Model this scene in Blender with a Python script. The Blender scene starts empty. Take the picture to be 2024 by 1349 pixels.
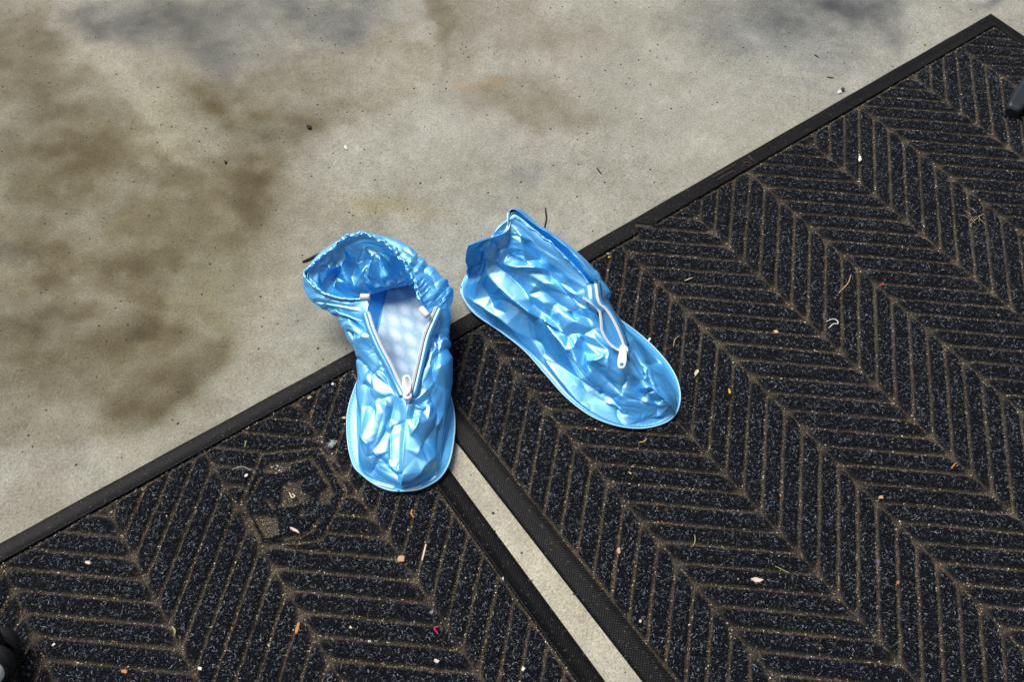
import bpy, bmesh, math, random
import numpy as np
from mathutils import Matrix, Vector
from mathutils.geometry import delaunay_2d_cdt

# ------------------------------------------------------------------ camera, sky, sun, exposure
SC = bpy.context.scene
COL = SC.collection
RM = np.array([[0.80542, 0.48229, -0.34438], [-0.59182, 0.68618, -0.42313], [0.03231, 0.54461, 0.83806]])
_u, _s, _v = np.linalg.svd(RM); RM = _u @ _v
CAM = np.array([-0.33281, -0.49198, 0.86151])
FPX = 1908.74
cd = bpy.data.cameras.new('camera'); cam = bpy.data.objects.new('camera', cd); COL.objects.link(cam)
M4 = np.eye(4); M4[:3, :3] = RM; M4[:3, 3] = CAM
cam.matrix_world = Matrix(M4.tolist())
cd.sensor_width = 36.0; cd.lens = 36.0 * FPX / 2024; cd.clip_start = 0.02; cd.clip_end = 200
SC.camera = cam

SUN_EL, SUN_AZ = math.radians(56), math.radians(-12)      # azimuth from +Y towards +X
w = bpy.data.worlds.new("World"); SC.world = w; w.use_nodes = True
nt = w.node_tree; bg = nt.nodes['Background']
sky = nt.nodes.new('ShaderNodeTexSky'); sky.sky_type = 'NISHITA'; sky.sun_disc = False
sky.sun_elevation = SUN_EL; sky.sun_rotation = SUN_AZ
hs = nt.nodes.new('ShaderNodeHueSaturation'); hs.inputs['Saturation'].default_value = 0.35   # overcast
nt.links.new(sky.outputs[0], hs.inputs['Color']); nt.links.new(hs.outputs[0], bg.inputs['Color'])
bg.inputs['Strength'].default_value = 0.05
sd = bpy.data.lights.new('sun', 'SUN'); so = bpy.data.objects.new('sun', sd); COL.objects.link(so)
sd.energy = 4.0; sd.angle = math.radians(36); sd.color = (1.0, 0.955, 0.90)
sdir = Vector((math.sin(SUN_AZ) * math.cos(SUN_EL), math.cos(SUN_AZ) * math.cos(SUN_EL), math.sin(SUN_EL)))
so.rotation_euler = sdir.to_track_quat('Z', 'Y').to_euler()
SC.view_settings.view_transform = 'Standard'; SC.view_settings.look = 'None'
SC.view_settings.exposure = 0.22; SC.view_settings.gamma = 1.0

# ------------------------------------------------------------------ helpers
rng = np.random.default_rng(7)
FLOOR_Z = -0.004
TOP = 0.0028            # carpet top above the mat's groove floor

def P(px, py, z=0.0):
    """point of the place that the photo shows at pixel (px, py) of its 2024 x 1349, at height z"""
    d = RM @ np.array([(px - 1012) / FPX, -(py - 674.5) / FPX, -1.0])
    return CAM + (z - CAM[2]) / d[2] * d

def PP(a):
    a = np.asarray(a, float); px, py, z = a[..., 0], a[..., 1], a[..., 2]
    d = np.stack([(px - 1012) / FPX, -(py - 674.5) / FPX, -np.ones_like(px)], -1) @ RM.T
    return CAM + ((z - CAM[2]) / d[..., 2])[..., None] * d

def pix(p):
    q = (np.asarray(p) - CAM) @ RM
    return np.stack([1012 + FPX * q[..., 0] / -q[..., 2], 674.5 - FPX * q[..., 1] / -q[..., 2]], -1)

def _hash(i, j, k, s):
    h = (i.astype(np.int64) * 374761393 + j.astype(np.int64) * 668265263 + k.astype(np.int64) * 2147483647 + s * 1274126177) & 0xffffffff
    h = ((h ^ (h >> 13)) * 1274126177) & 0xffffffff
    h = ((h ^ (h >> 16)) * 2246822519) & 0xffffffff
    return ((h ^ (h >> 15)) & 0xffff) / 65535.0 * 2 - 1

def noise(p, s=0):
    """smooth value noise, about -1..1"""
    p = np.asarray(p, float); f = np.floor(p); t = p - f; t = t * t * t * (t * (t * 6 - 15) + 10); r = 0
    for a in (0, 1):
        for b in (0, 1):
            for c in (0, 1):
                wgt = (t[..., 0] if a else 1 - t[..., 0]) * (t[..., 1] if b else 1 - t[..., 1]) * (t[..., 2] if c else 1 - t[..., 2])
                r = r + wgt * _hash(f[..., 0] + a, f[..., 1] + b, f[..., 2] + c, s)
    return r

def fbm(p, s=0, n=4):
    r = 0; a = 1.0
    for k in range(n): r = r + a * noise(p * 2.0 ** k + 17.3 * k, s + k); a *= 0.5
    return r

def link(name, me, mat=None, parent=None, smooth=True):
    o = bpy.data.objects.new(name, me); COL.objects.link(o)
    if mat is not None and not me.materials: me.materials.append(mat)
    if parent is not None: o.parent = parent
    if smooth and len(me.polygons): me.polygons.foreach_set('use_smooth', np.ones(len(me.polygons), bool))
    return o

def mesh(name, v, f, mat=None, parent=None, smooth=True, org=None):
    me = bpy.data.meshes.new(name); v = np.asarray(v, float)
    if org is not None: v = v - np.asarray(org)
    f = np.asarray(f)
    if f.ndim == 2 and f.dtype != object:
        k = f.shape[1]
        me.vertices.add(len(v)); me.vertices.foreach_set('co', v.astype(np.float32).ravel())
        me.loops.add(f.size); me.loops.foreach_set('vertex_index', f.astype(np.int32).ravel())
        me.polygons.add(len(f)); me.polygons.foreach_set('loop_start', np.arange(0, f.size, k, dtype=np.int32))
        me.update(calc_edges=True)
    else:
        me.from_pydata([tuple(x) for x in v], [], [tuple(int(i) for i in q) for q in f])
    me.validate()
    return link(name, me, mat, parent, smooth)

def attr(o, name, val):
    val = np.asarray(val, np.float32)
    if val.ndim == 2:
        if val.shape[1] == 3: val = np.concatenate([val, np.ones((len(val), 1), np.float32)], 1)
        a = o.data.attributes.new(name, 'FLOAT_COLOR', 'POINT'); a.data.foreach_set('color', val.ravel())
    else:
        a = o.data.attributes.new(name, 'FLOAT', 'POINT'); a.data.foreach_set('value', val)

def grid_faces(n, m, wrap=False):
    i = np.arange(n if wrap else n - 1)[:, None]; j = np.arange(m - 1)[None]
    i2 = (i + 1) % n
    return np.stack([i * m + j, i2 * m + j, i2 * m + j + 1, i * m + j + 1], -1).reshape(-1, 4)

def tag(o, label, cat, group=None, kind=None):
    o['label'] = label; o['category'] = cat
    if group: o['group'] = group
    if kind: o['kind'] = kind
    return o

def empty(name, loc):
    o = bpy.data.objects.new(name, None); COL.objects.link(o); o.location = tuple(loc); o.empty_display_size = 0.02
    return o

def crom(pts, n, ax=0):
    """Catmull-Rom through pts along axis ax, n samples (uniform in control index)"""
    p = np.moveaxis(np.asarray(pts, float), ax, 0); K = len(p)
    q = np.concatenate([[2 * p[0] - p[1]], p, [2 * p[-1] - p[-2]]])
    t = np.linspace(0, K - 1, n) if np.isscalar(n) else np.asarray(n)
    i = np.clip(np.floor(t).astype(int), 0, K - 2); u = (t - i).reshape((-1,) + (1,) * (p.ndim - 1))
    a, b, c, d = q[i], q[i + 1], q[i + 2], q[i + 3]
    r = 0.5 * (2 * b + (c - a) * u + (2 * a - 5 * b + 4 * c - d) * u ** 2 + (3 * b - a - 3 * c + d) * u ** 3)
    return np.moveaxis(r, 0, ax)

def arclen(pts, n):
    d = np.concatenate([[0], np.cumsum(np.linalg.norm(np.diff(pts, axis=0), axis=1))])
    t = np.linspace(0, d[-1], n)
    return np.stack([np.interp(t, d, pts[:, k]) for k in range(pts.shape[1])], 1)

def tube_vf(path, rad, k=8, cap=True):
    path = np.asarray(path, float); n = len(path)
    rad = np.broadcast_to(np.asarray(rad, float), (n,))
    T = np.gradient(path, axis=0); T /= np.linalg.norm(T, axis=1)[:, None] + 1e-12
    up = np.array([0, 0, 1.0]); v = []
    N = np.cross(T[0], up)
    if np.linalg.norm(N) < 1e-3: N = np.cross(T[0], [1, 0, 0])
    N /= np.linalg.norm(N)
    for i in range(n):
        N = N - T[i] * (N @ T[i]); N /= np.linalg.norm(N) + 1e-12; B = np.cross(T[i], N)
        a = np.arange(k) * 2 * math.pi / k
        v.append(path[i] + rad[i] * (np.cos(a)[:, None] * N + np.sin(a)[:, None] * B))
    v = np.concatenate(v)
    i = np.arange(n - 1)[:, None]; j = np.arange(k)[None]; j2 = (j + 1) % k
    f = np.stack([i * k + j, i * k + j2, (i + 1) * k + j2, (i + 1) * k + j], -1).reshape(-1, 4)
    if cap:
        c0, c1 = len(v), len(v) + 1
        v = np.concatenate([v, [path[0], path[-1]]])
        jj = np.arange(k)
        f = np.concatenate([f, np.stack([np.full(k, c0), (jj + 1) % k, jj, np.full(k, c0)], 1)[:, [0, 1, 2, 2]],
                            np.stack([np.full(k, c1), (n - 1) * k + jj, (n - 1) * k + (jj + 1) % k, np.full(k, c1)], 1)[:, [0, 1, 2, 2]]])
        q = [tuple(x) if x[2] != x[3] else tuple(x[:3]) for x in f.tolist()]
        return v, np.array(q, dtype=object)
    return v, f

def tube(name, path, rad, mat, parent=None, k=8, org=None):
    v, f = tube_vf(path, rad, k)
    return mesh(name, v, f, mat, parent, org=org)

class Bag:
    """collects pieces of one mesh"""
    def __init__(s): s.v = []; s.f = []; s.n = 0
    def add(s, v, f):
        for q in f: s.f.append(tuple(int(i) + s.n for i in q))
        s.v += [tuple(x) for x in v]; s.n += len(v)
    def box(s, c, ax, h):
        c = np.asarray(c); ax = [np.asarray(a) for a in ax]
        v = [c + ax[0] * h[0] * a + ax[1] * h[1] * b + ax[2] * h[2] * d for a in (-1, 1) for b in (-1, 1) for d in (-1, 1)]
        s.add(v, [(0, 1, 3, 2), (4, 6, 7, 5), (0, 4, 5, 1), (2, 3, 7, 6), (0, 2, 6, 4), (1, 5, 7, 3)])
    def build(s, name, mat, parent=None, smooth=True, org=None):
        v = np.array(s.v)
        if org is not None: v = v - np.asarray(org)
        me = bpy.data.meshes.new(name); me.from_pydata([tuple(x) for x in v], [], s.f); me.validate()
        return link(name, me, mat, parent, smooth)

# ------------------------------------------------------------------ materials
def material(name):
    m = bpy.data.materials.new(name); m.use_nodes = True
    t = m.node_tree; return m, t, t.nodes['Principled BSDF'], t.nodes['Material Output']

def node(t, kind, **kw):
    n = t.nodes.new(kind)
    for k, v in kw.items():
        if k in n.inputs: n.inputs[k].default_value = v
        else: setattr(n, k, v)
    return n

def ramp(t, src, stops):
    r = t.nodes.new('ShaderNodeValToRGB'); e = r.color_ramp.elements
    while len(e) < len(stops): e.new(0.5)
    for x, (pos, c) in zip(e, stops): x.position = pos; x.color = c if len(c) == 4 else (*c, 1)
    t.links.new(src, r.inputs[0]); return r

def mixc(t, fac, a, b, mode='MIX'):
    m = t.nodes.new('ShaderNodeMix'); m.data_type = 'RGBA'; m.blend_type = mode
    for s, x in ((0, fac), (6, a), (7, b)):
        if hasattr(x, 'is_output'): t.links.new(x, m.inputs[s])
        else: m.inputs[s].default_value = x if s == 0 else (*x, 1)
    return m.outputs[2]

def bump(t, bs, height, strength, dist):
    b = node(t, 'ShaderNodeBump', Strength=strength, Distance=dist)
    t.links.new(height, b.inputs['Height']); t.links.new(b.outputs[0], bs.inputs['Normal']); return b

def objco(t): return t.nodes.new('ShaderNodeTexCoord').outputs['Object']

def tex(t, co, kind, **kw):
    n = node(t, kind, **kw); t.links.new(co, n.inputs['Vector']); return n

def plain(name, col, rough=0.6, metallic=0.0, var=0.25, scale=900, spec=0.4):
    m, t, b, o = material(name)
    n = tex(t, objco(t), 'ShaderNodeTexNoise', Scale=scale, Detail=3.0)
    d = tuple(c * (1 - var) for c in col); l = tuple(min(1, c * (1 + var)) for c in col)
    t.links.new(mixc(t, n.outputs[0], d, l), b.inputs['Base Color'])
    b.inputs['Roughness'].default_value = rough; b.inputs['Metallic'].default_value = metallic
    b.inputs['Specular IOR Level'].default_value = spec
    return m

def mat_concrete():
    m, t, b, o = material('concrete'); co = objco(t)
    a = node(t, 'ShaderNodeAttribute', attribute_name='stain')  # floor colour: stains and a painted chair shadow
    n1 = tex(t, co, 'ShaderNodeTexNoise', Scale=9.0, Detail=6.0, Roughness=0.62)
    n2 = tex(t, co, 'ShaderNodeTexNoise', Scale=430.0, Detail=4.0, Roughness=0.8)
    n3 = tex(t, co, 'ShaderNodeTexNoise', Scale=70.0, Detail=4.0, Roughness=0.7)
    c = mixc(t, 1.0, a.outputs['Color'], ramp(t, n1.outputs[0], [(0.3, (.84, .83, .80)), (0.7, (1.1, 1.1, 1.12))]).outputs[0], 'MULTIPLY')
    c = mixc(t, 1.0, c, ramp(t, n3.outputs[0], [(0.3, (.86, .85, .82)), (0.66, (1.08, 1.08, 1.08))]).outputs[0], 'MULTIPLY')
    c = mixc(t, 1.0, c, ramp(t, n2.outputs[0], [(0.30, (.45, .44, .41)), (0.45, (.90, .90, .88)), (0.58, (1.08, 1.08, 1.07)), (0.74, (1.6, 1.6, 1.58))]).outputs[0], 'MULTIPLY')
    # dark pits, pale sand grains
    v = tex(t, co, 'ShaderNodeTexVoronoi', Scale=120.0, Randomness=1.0)
    vs = node(t, 'ShaderNodeSeparateColor'); t.links.new(v.outputs['Color'], vs.inputs[0])
    th = node(t, 'ShaderNodeMath', operation='MULTIPLY'); t.links.new(vs.outputs[0], th.inputs[0]); th.inputs[1].default_value = 0.17
    pit = node(t, 'ShaderNodeMath', operation='LESS_THAN'); t.links.new(v.outputs['Distance'], pit.inputs[0]); t.links.new(th.outputs[0], pit.inputs[1])
    sel = node(t, 'ShaderNodeMath', operation='GREATER_THAN'); t.links.new(vs.outputs[1], sel.inputs[0]); sel.inputs[1].default_value = 0.52
    pm = node(t, 'ShaderNodeMath', operation='MULTIPLY'); t.links.new(pit.outputs[0], pm.inputs[0]); t.links.new(sel.outputs[0], pm.inputs[1])
    c = mixc(t, pm.outputs[0], c, (.03, .028, .026))
    v2 = tex(t, co, 'ShaderNodeTexVoronoi', Scale=170.0, Randomness=1.0)
    s2 = node(t, 'ShaderNodeSeparateColor'); t.links.new(v2.outputs['Color'], s2.inputs[0])
    g1 = node(t, 'ShaderNodeMath', operation='LESS_THAN'); t.links.new(v2.outputs['Distance'], g1.inputs[0]); g1.inputs[1].default_value = 0.11
    g2 = node(t, 'ShaderNodeMath', operation='GREATER_THAN'); t.links.new(s2.outputs[2], g2.inputs[0]); g2.inputs[1].default_value = 0.86
    g3 = node(t, 'ShaderNodeMath', operation='MULTIPLY'); t.links.new(g1.outputs[0], g3.inputs[0]); t.links.new(g2.outputs[0], g3.inputs[1])
    c = mixc(t, g3.outputs[0], c, (.75, .74, .71))
    t.links.new(c, b.inputs['Base Color'])
    b.inputs['Roughness'].default_value = 0.62; b.inputs['Specular IOR Level'].default_value = 0.35
    hh = node(t, 'ShaderNodeMath', operation='SUBTRACT'); t.links.new(n2.outputs[0], hh.inputs[0]); t.links.new(pm.outputs[0], hh.inputs[1])
    bump(t, b, hh.outputs[0], 0.8, 0.0016)
    return m

def mat_rubber():
    m, t, b, o = material('rubber'); co = objco(t)
    mp = node(t, 'ShaderNodeMapping'); mp.inputs['Rotation'].default_value = (0, 0, math.radians(45)); t.links.new(co, mp.inputs['Vector'])
    wx = node(t, 'ShaderNodeTexWave', wave_type='BANDS', bands_direction='X', Scale=150.0); wy = node(t, 'ShaderNodeTexWave', wave_type='BANDS', bands_direction='Y', Scale=150.0)
    t.links.new(mp.outputs[0], wx.inputs['Vector']); t.links.new(mp.outputs[0], wy.inputs['Vector'])
    mu = node(t, 'ShaderNodeMath', operation='MULTIPLY'); t.links.new(wx.outputs['Fac'], mu.inputs[0]); t.links.new(wy.outputs['Fac'], mu.inputs[1])
    n = tex(t, co, 'ShaderNodeTexNoise', Scale=28.0, Detail=6.0, Roughness=0.7)
    n2 = tex(t, co, 'ShaderNodeTexNoise', Scale=420.0, Detail=2.0)
    c = mixc(t, ramp(t, n.outputs[0], [(0.4, (0, 0, 0)), (0.75, (1, 1, 1))]).outputs[0], (.0028, .0031, .005), (.0075, .0066, .0065))
    c = mixc(t, ramp(t, n2.outputs[0], [(0.64, (0, 0, 0)), (0.74, (1, 1, 1))]).outputs[0], c, (.085, .075, .065))
    t.links.new(c, b.inputs['Base Color'])
    b.inputs['Roughness'].default_value = 0.5; b.inputs['Specular IOR Level'].default_value = 0.13
    bump(t, b, mu.outputs[0], 0.5, 0.0004)
    return m

def mat_carpet():
    m, t, b, o = material('carpet'); co = objco(t)
    a = node(t, 'ShaderNodeAttribute', attribute_name='dirt')
    n = tex(t, co, 'ShaderNodeTexNoise', Scale=420.0, Detail=4.0, Roughness=0.8)
    n2 = tex(t, co, 'ShaderNodeTexNoise', Scale=900.0, Detail=2.0)
    n3 = tex(t, co, 'ShaderNodeTexNoise', Scale=14.0, Detail=4.0)
    fib = ramp(t, n.outputs[0], [(0.3, (.0010, .0013, .0026)), (0.52, (.0030, .0040, .0078)), (0.72, (.011, .014, .025))]).outputs[0]
    dust = ramp(t, n2.outputs[0], [(0.25, (.018, .0165, .0155)), (0.52, (.057, .050, .0435)), (0.75, (.22, .19, .155))]).outputs[0]
    dust = mixc(t, 1.0, dust, ramp(t, n3.outputs[0], [(0.3, (.5, .5, .53)), (0.7, (1.35, 1.28, 1.15))]).outputs[0], 'MULTIPLY')
    t.links.new(mixc(t, a.outputs['Fac'], fib, dust), b.inputs['Base Color'])
    b.inputs['Roughness'].default_value = 0.9; b.inputs['Specular IOR Level'].default_value = 0.12
    bump(t, b, n.outputs[0], 1.0, 0.0014)
    return m

def mat_tone(name, rough=0.6, spec=0.3):
    m, t, b, o = material(name)
    a = node(t, 'ShaderNodeAttribute', attribute_name='tone'); t.links.new(a.outputs['Color'], b.inputs['Base Color'])
    b.inputs['Roughness'].default_value = rough; b.inputs['Specular IOR Level'].default_value = spec
    return m

def mat_vinyl(name, deep, pale, fac=0.5, rough=0.36):
    """pearl-pigmented vinyl film: blue body, pale metallic mica lobe, glossy skin"""
    m, t, b, o = material(name); co = objco(t)
    b.inputs['Base Color'].default_value = (*deep, 1); b.inputs['Roughness'].default_value = 0.3
    b.inputs['Specular IOR Level'].default_value = 0.5
    b.inputs['Coat Weight'].default_value = 0.15; b.inputs['Coat Roughness'].default_value = 0.17
    g = node(t, 'ShaderNodeBsdfAnisotropic') if hasattr(bpy.types, 'ShaderNodeBsdfAnisotropic') else node(t, 'ShaderNodeBsdfGlossy')
    g.inputs['Color'].default_value = (*pale, 1); g.inputs['Roughness'].default_value = rough
    n = tex(t, co, 'ShaderNodeTexNoise', Scale=160.0, Detail=3.0, Roughness=0.6)
    bp = node(t, 'ShaderNodeBump', Strength=0.06, Distance=0.0008); t.links.new(n.outputs[0], bp.inputs['Height'])
    t.links.new(bp.outputs[0], b.inputs['Normal']); t.links.new(bp.outputs[0], g.inputs['Normal'])
    mx = node(t, 'ShaderNodeMixShader'); mx.inputs[0].default_value = fac
    t.links.new(b.outputs[0], mx.inputs[1]); t.links.new(g.outputs[0], mx.inputs[2]); t.links.new(mx.outputs[0], o.inputs[0])
    return m

def mat_insole():
    m, t, b, o = material('insole_fabric'); co = objco(t)
    n = tex(t, co, 'ShaderNodeTexNoise', Scale=60.0, Detail=5.0, Roughness=0.7)
    mp = node(t, 'ShaderNodeMapping'); mp.inputs['Scale'].default_value = (1, 0.55, 1); mp.inputs['Rotation'].default_value = (0, 0, .66); t.links.new(co, mp.inputs[0])
    v = tex(t, mp.outputs[0], 'ShaderNodeTexVoronoi', Scale=80.0, Randomness=0.15)
    c = ramp(t, v.outputs['Distance'], [(0.15, (.82, .93, .97)), (0.55, (.42, .60, .72))]).outputs[0]
    c = mixc(t, 1.0, c, ramp(t, n.outputs[0], [(0.3, (.72, .78, .84)), (0.65, (1.1, 1.1, 1.08))]).outputs[0], 'MULTIPLY')
    t.links.new(c, b.inputs['Base Color']); b.inputs['Roughness'].default_value = 0.7
    bump(t, b, n.outputs[0], 0.4, 0.001)
    return m

M_CONC, M_RUB, M_CARP = mat_concrete(), mat_rubber(), mat_carpet()
M_FIB, M_GRIT = mat_tone('fibre', 0.5, 0.35), mat_tone('grit', 0.8, 0.2)
M_VIN = mat_vinyl('pearl_blue_vinyl', (.0, .335, 1.0), (.52, .94, 1.0), 0.42, .46)
M_LIN = mat_vinyl('pearl_blue_lining', (.0, .33, .92), (.50, .92, 1.0), 0.44, 0.38)
M_SOLE = mat_vinyl('sole_vinyl', (.09, .50, .98), (.5, .88, 1.0), 0.10, 0.6)
M_WELT = plain('welt_vinyl', (.42, .68, .88), 0.4, var=.1)
M_INS = mat_insole()
M_ZIP = plain('white_zip_plastic', (.86, .87, .88), 0.35, var=.05)
M_TAPE = mat_vinyl('clear_blue_tape', (.03, .36, .90), (.55, .92, 1.0), 0.35, 0.35)
M_BLACK = plain('black_plastic', (.012, .012, .014), 0.45)
M_GREYBLUE = plain('dark_painted_metal', (.020, .025, .034), 0.4)
M_WHITE = plain('white_plastic', (.80, .82, .84), 0.3, var=.05)

# ------------------------------------------------------------------ concrete floor
def seg_d(x, y, a, b):
    ax, ay = a; bx, by = b; dx, dy = bx - ax, by - ay
    t = np.clip(((x - ax) * dx + (y - ay) * dy) / (dx * dx + dy * dy + 1e-12), 0, 1)
    return np.hypot(x - ax - t * dx, y - ay - t * dy)

def in_poly(x, y, poly):
    r = np.zeros(x.shape, bool); n = len(poly)
    for i in range(n):
        (x1, y1), (x2, y2) = poly[i], poly[(i + 1) % n]
        c = ((y1 > y) != (y2 > y)) & (x < (x2 - x1) * (y - y1) / (y2 - y1 + 1e-15) + x1); r ^= c
    return r

def poly_sd(x, y, poly):
    d = np.full(x.shape, 1e9)
    for i in range(len(poly)): d = np.minimum(d, seg_d(x, y, poly[i], poly[(i + 1) % len(poly)]))
    return np.where(in_poly(x, y, poly), -d, d)

def build_floor():
    def axis(a, b, step, lo, hi):
        c = np.arange(a, b + step / 2, step)
        l = a - np.geomspace(0.02, a - lo, 12)[::-1]; r = b + np.geomspace(0.02, hi - b, 12)
        return np.concatenate([l, c, r])
    xs = axis(-0.75, 1.1, 0.006, -4.0, 4.0); ys = axis(-0.75, 0.95, 0.006, -4.0, 4.0)
    X, Y = np.meshgrid(xs, ys, indexing='ij')
    pts = np.stack([X, Y, np.full_like(X, FLOOR_Z)], -1).reshape(-1, 3)
    q = pix(pts); w2 = np.stack([pts[:, 0], pts[:, 1], pts[:, 2] * 0], -1)
    wx = fbm(w2 * 7, 3) * 40 + fbm(w2 * 34, 5, 3) * 13; wy = fbm(w2 * 7, 13) * 40 + fbm(w2 * 34, 15, 3) * 13
    qx, qy = q[:, 0] + wx, q[:, 1] + wy
    base = np.ones((len(pts), 1)) * np.array([.340, .335, .293])
    mott = np.clip(.88 + .26 * fbm(w2 * 13, 61, 4) + .20 * fbm(w2 * 50, 67, 3), .3, 1.25)
    def blob(px, py, rx, ry, ang, col, s, soft=1.0):
        a = math.radians(ang); dx, dy = qx - px, qy - py
        u = (dx * math.cos(a) + dy * math.sin(a)) / rx; v = (-dx * math.sin(a) + dy * math.cos(a)) / ry
        d = np.sqrt(u * u + v * v); k = np.clip((1.25 - d) / (0.9 * soft), 0, 1); k = np.clip(k * k * (3 - 2 * k) * s * (1.3 * mott if max(col) < 1 else 1.1), 0, 1)[:, None]
        base[:] = base * (1 - k) + base * np.array(col) * k
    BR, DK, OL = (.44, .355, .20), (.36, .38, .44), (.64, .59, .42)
    LT, GB = (1.22, 1.23, 1.25), (.66, .69, .76)
    ORG = (1.15, .86, .62)
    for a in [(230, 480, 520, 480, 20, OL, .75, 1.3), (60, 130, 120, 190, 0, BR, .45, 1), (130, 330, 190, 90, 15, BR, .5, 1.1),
              (190, 520, 150, 55, 12, BR, .7, 1), (90, 430, 120, 60, 0, BR, .35, 1), (130, 660, 210, 80, -8, BR, .55, 1.1),
              (250, 760, 170, 65, -5, BR, .55, 1), (50, 760, 120, 110, 0, BR, .45, 1.2), (60, 1000, 150, 60, -25, BR, .3, 1.3),
              (480, 225, 140, 62, 8, BR, .85, 1.1), (610, 250, 110, 45, -4, BR, .6, 1.2), (470, 400, 120, 130, 5, BR, .6, 1.2), (330, 330, 90, 60, 40, BR, .4, 1.1),
              (390, 700, 90, 45, -25, BR, .55, 1.1), (330, 590, 90, 60, -20, BR, .35, 1.2), (560, 120, 110, 60, 0, BR, .35, 1.2), (900, 60, 60, 120, 0, BR, .3, 1), (870, 40, 22, 130, 0, BR, .35, .8),
              (1040, 190, 150, 45, 5, BR, .38, 1.1), (1080, 60, 160, 60, 0, BR, .25, 1.2), (960, 160, 60, 16, -5, ORG, .55, .8),
              (300, 60, 150, 80, 25, DK, .62, 1.3), (420, 60, 150, 110, 10, DK, .58, 1.4), (240, 30, 90, 60, 0, DK, .45, 1), (640, 20, 170, 50, -8, DK, .7, 1.1), (420, 130, 28, 70, 10, DK, .3, .8),
              (1570, 30, 240, 75, -6, DK, .62, 1.2), (1700, 15, 110, 55, 0, DK, .72, 1), (1480, 110, 150, 60, -10, GB, .55, 1), (1640, 105, 110, 60, -25, GB, .5, 1), (1985, 10, 22, 70, 30, DK, .6, .9), (1560, 200, 110, 16, 8, GB, .35, .7),  # DK at far top right includes a chair's shadow painted into the concrete
              (1010, 360, 90, 22, -28, GB, .4, .7), (20, 490, 70, 30, 0, GB, .6, .8), (150, 200, 30, 230, -18, LT, .3, .8), (270, 250, 70, 190, -38, LT, .55, 1.0), (400, 130, 90, 70, 0, LT, .1, 1),
              (560, 620, 170, 90, -28, LT, .5, 1.2), (300, 860, 200, 45, -30, LT, .55, 1.1), (800, 300, 230, 90, -20, LT, .32, 1.2), (1290, 360, 260, 90, -28, LT, .35, 1.2), (1830, 70, 110, 60, -25, LT, .55, 1.1),
              (1360, 200, 220, 110, -10, LT, .2, 1.2), (710, 430, 90, 40, -10, ORG, .15, 1), (640, 640, 60, 50, -20, GB, .4, 1), (1080, 1120, 420, 90, 51, (1.46, 1.41, 1.31), .9, 1), (150, 960, 330, 50, -30, LT, .3, 1.2), (1700, 60, 420, 150, -20, (1.0, 1.03, 1.10), .6, 1.3)]:
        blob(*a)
    def stain(poly, col, s, sharp, fade):
        sd_ = poly_sd(qx, qy, poly); k = np.clip((sharp - sd_) / (2 * sharp), 0, 1); k = k * (1 - .55 * np.clip(-sd_ / fade, 0, 1))
        k = np.clip(k * s * 1.2 * mott, 0, 1)[:, None]; base[:] = base * (1 - k) + base * np.array(col) * k
    stain([(-200, -200), (122, -200), (136, 60), (150, 125), (205, 205), (262, 255), (330, 345), (395, 440), (400, 500), (330, 560), (310, 640), (-200, 640)], BR, .40, 9, 200)
    stain([(430, 150), (520, 130), (700, 200), (680, 262), (570, 330), (540, 430), (470, 500), (400, 420), (430, 300), (425, 210)], BR, .40, 26, 160)
    stain([(-200, 630), (300, 600), (440, 670), (436, 716), (345, 765), (300, 815), (150, 890), (-200, 940)], BR, .42, 10, 160)
    stain([(560, 60), (760, 40), (850, 120), (800, 180), (700, 215), (600, 180)], OL, .5, 12, 120)
    stain([(700, 440), (830, 395), (900, 440), (820, 480), (720, 470)], (.92, .86, .66), .7, 16, 200)
    # a faint tide line across the old stains
    d = np.abs((qx - 130 - (qy) * 0.62)); base *= (1 + 0.10 * np.exp(-(d / 16) ** 2) * (qy < 560))[:, None]
    base *= (1 + 0.07 * fbm(w2 * 22, 30) + .05 * fbm(w2 * 60, 33, 3))[:, None]
    z = fbm(w2 * 5, 40, 3) * 0.0004
    pts[:, 2] += np.where((np.abs(pts[:, 0]) < 1.2) & (np.abs(pts[:, 1]) < 1.2), np.minimum(z, 0.0003), 0)
    o = mesh('floor', pts, grid_faces(len(xs), len(ys))[:, ::-1], M_CONC)
    o['kind'] = 'structure'; attr(o, 'stain', np.clip(base, .01, .9)); return o  # stain colours, plus the painted chair shadow
build_floor()

# ------------------------------------------------------------------ doormats
S = 0.1
PITCH, TSL = 0.0251, 0.0903       # groove pitch along the mat, rise of one chevron arm over its 0.1 m

def sstep(a, b, x):
    t = np.clip((x - a) / (b - a), 0, 1); return t * t * (3 - 2 * t)

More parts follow.
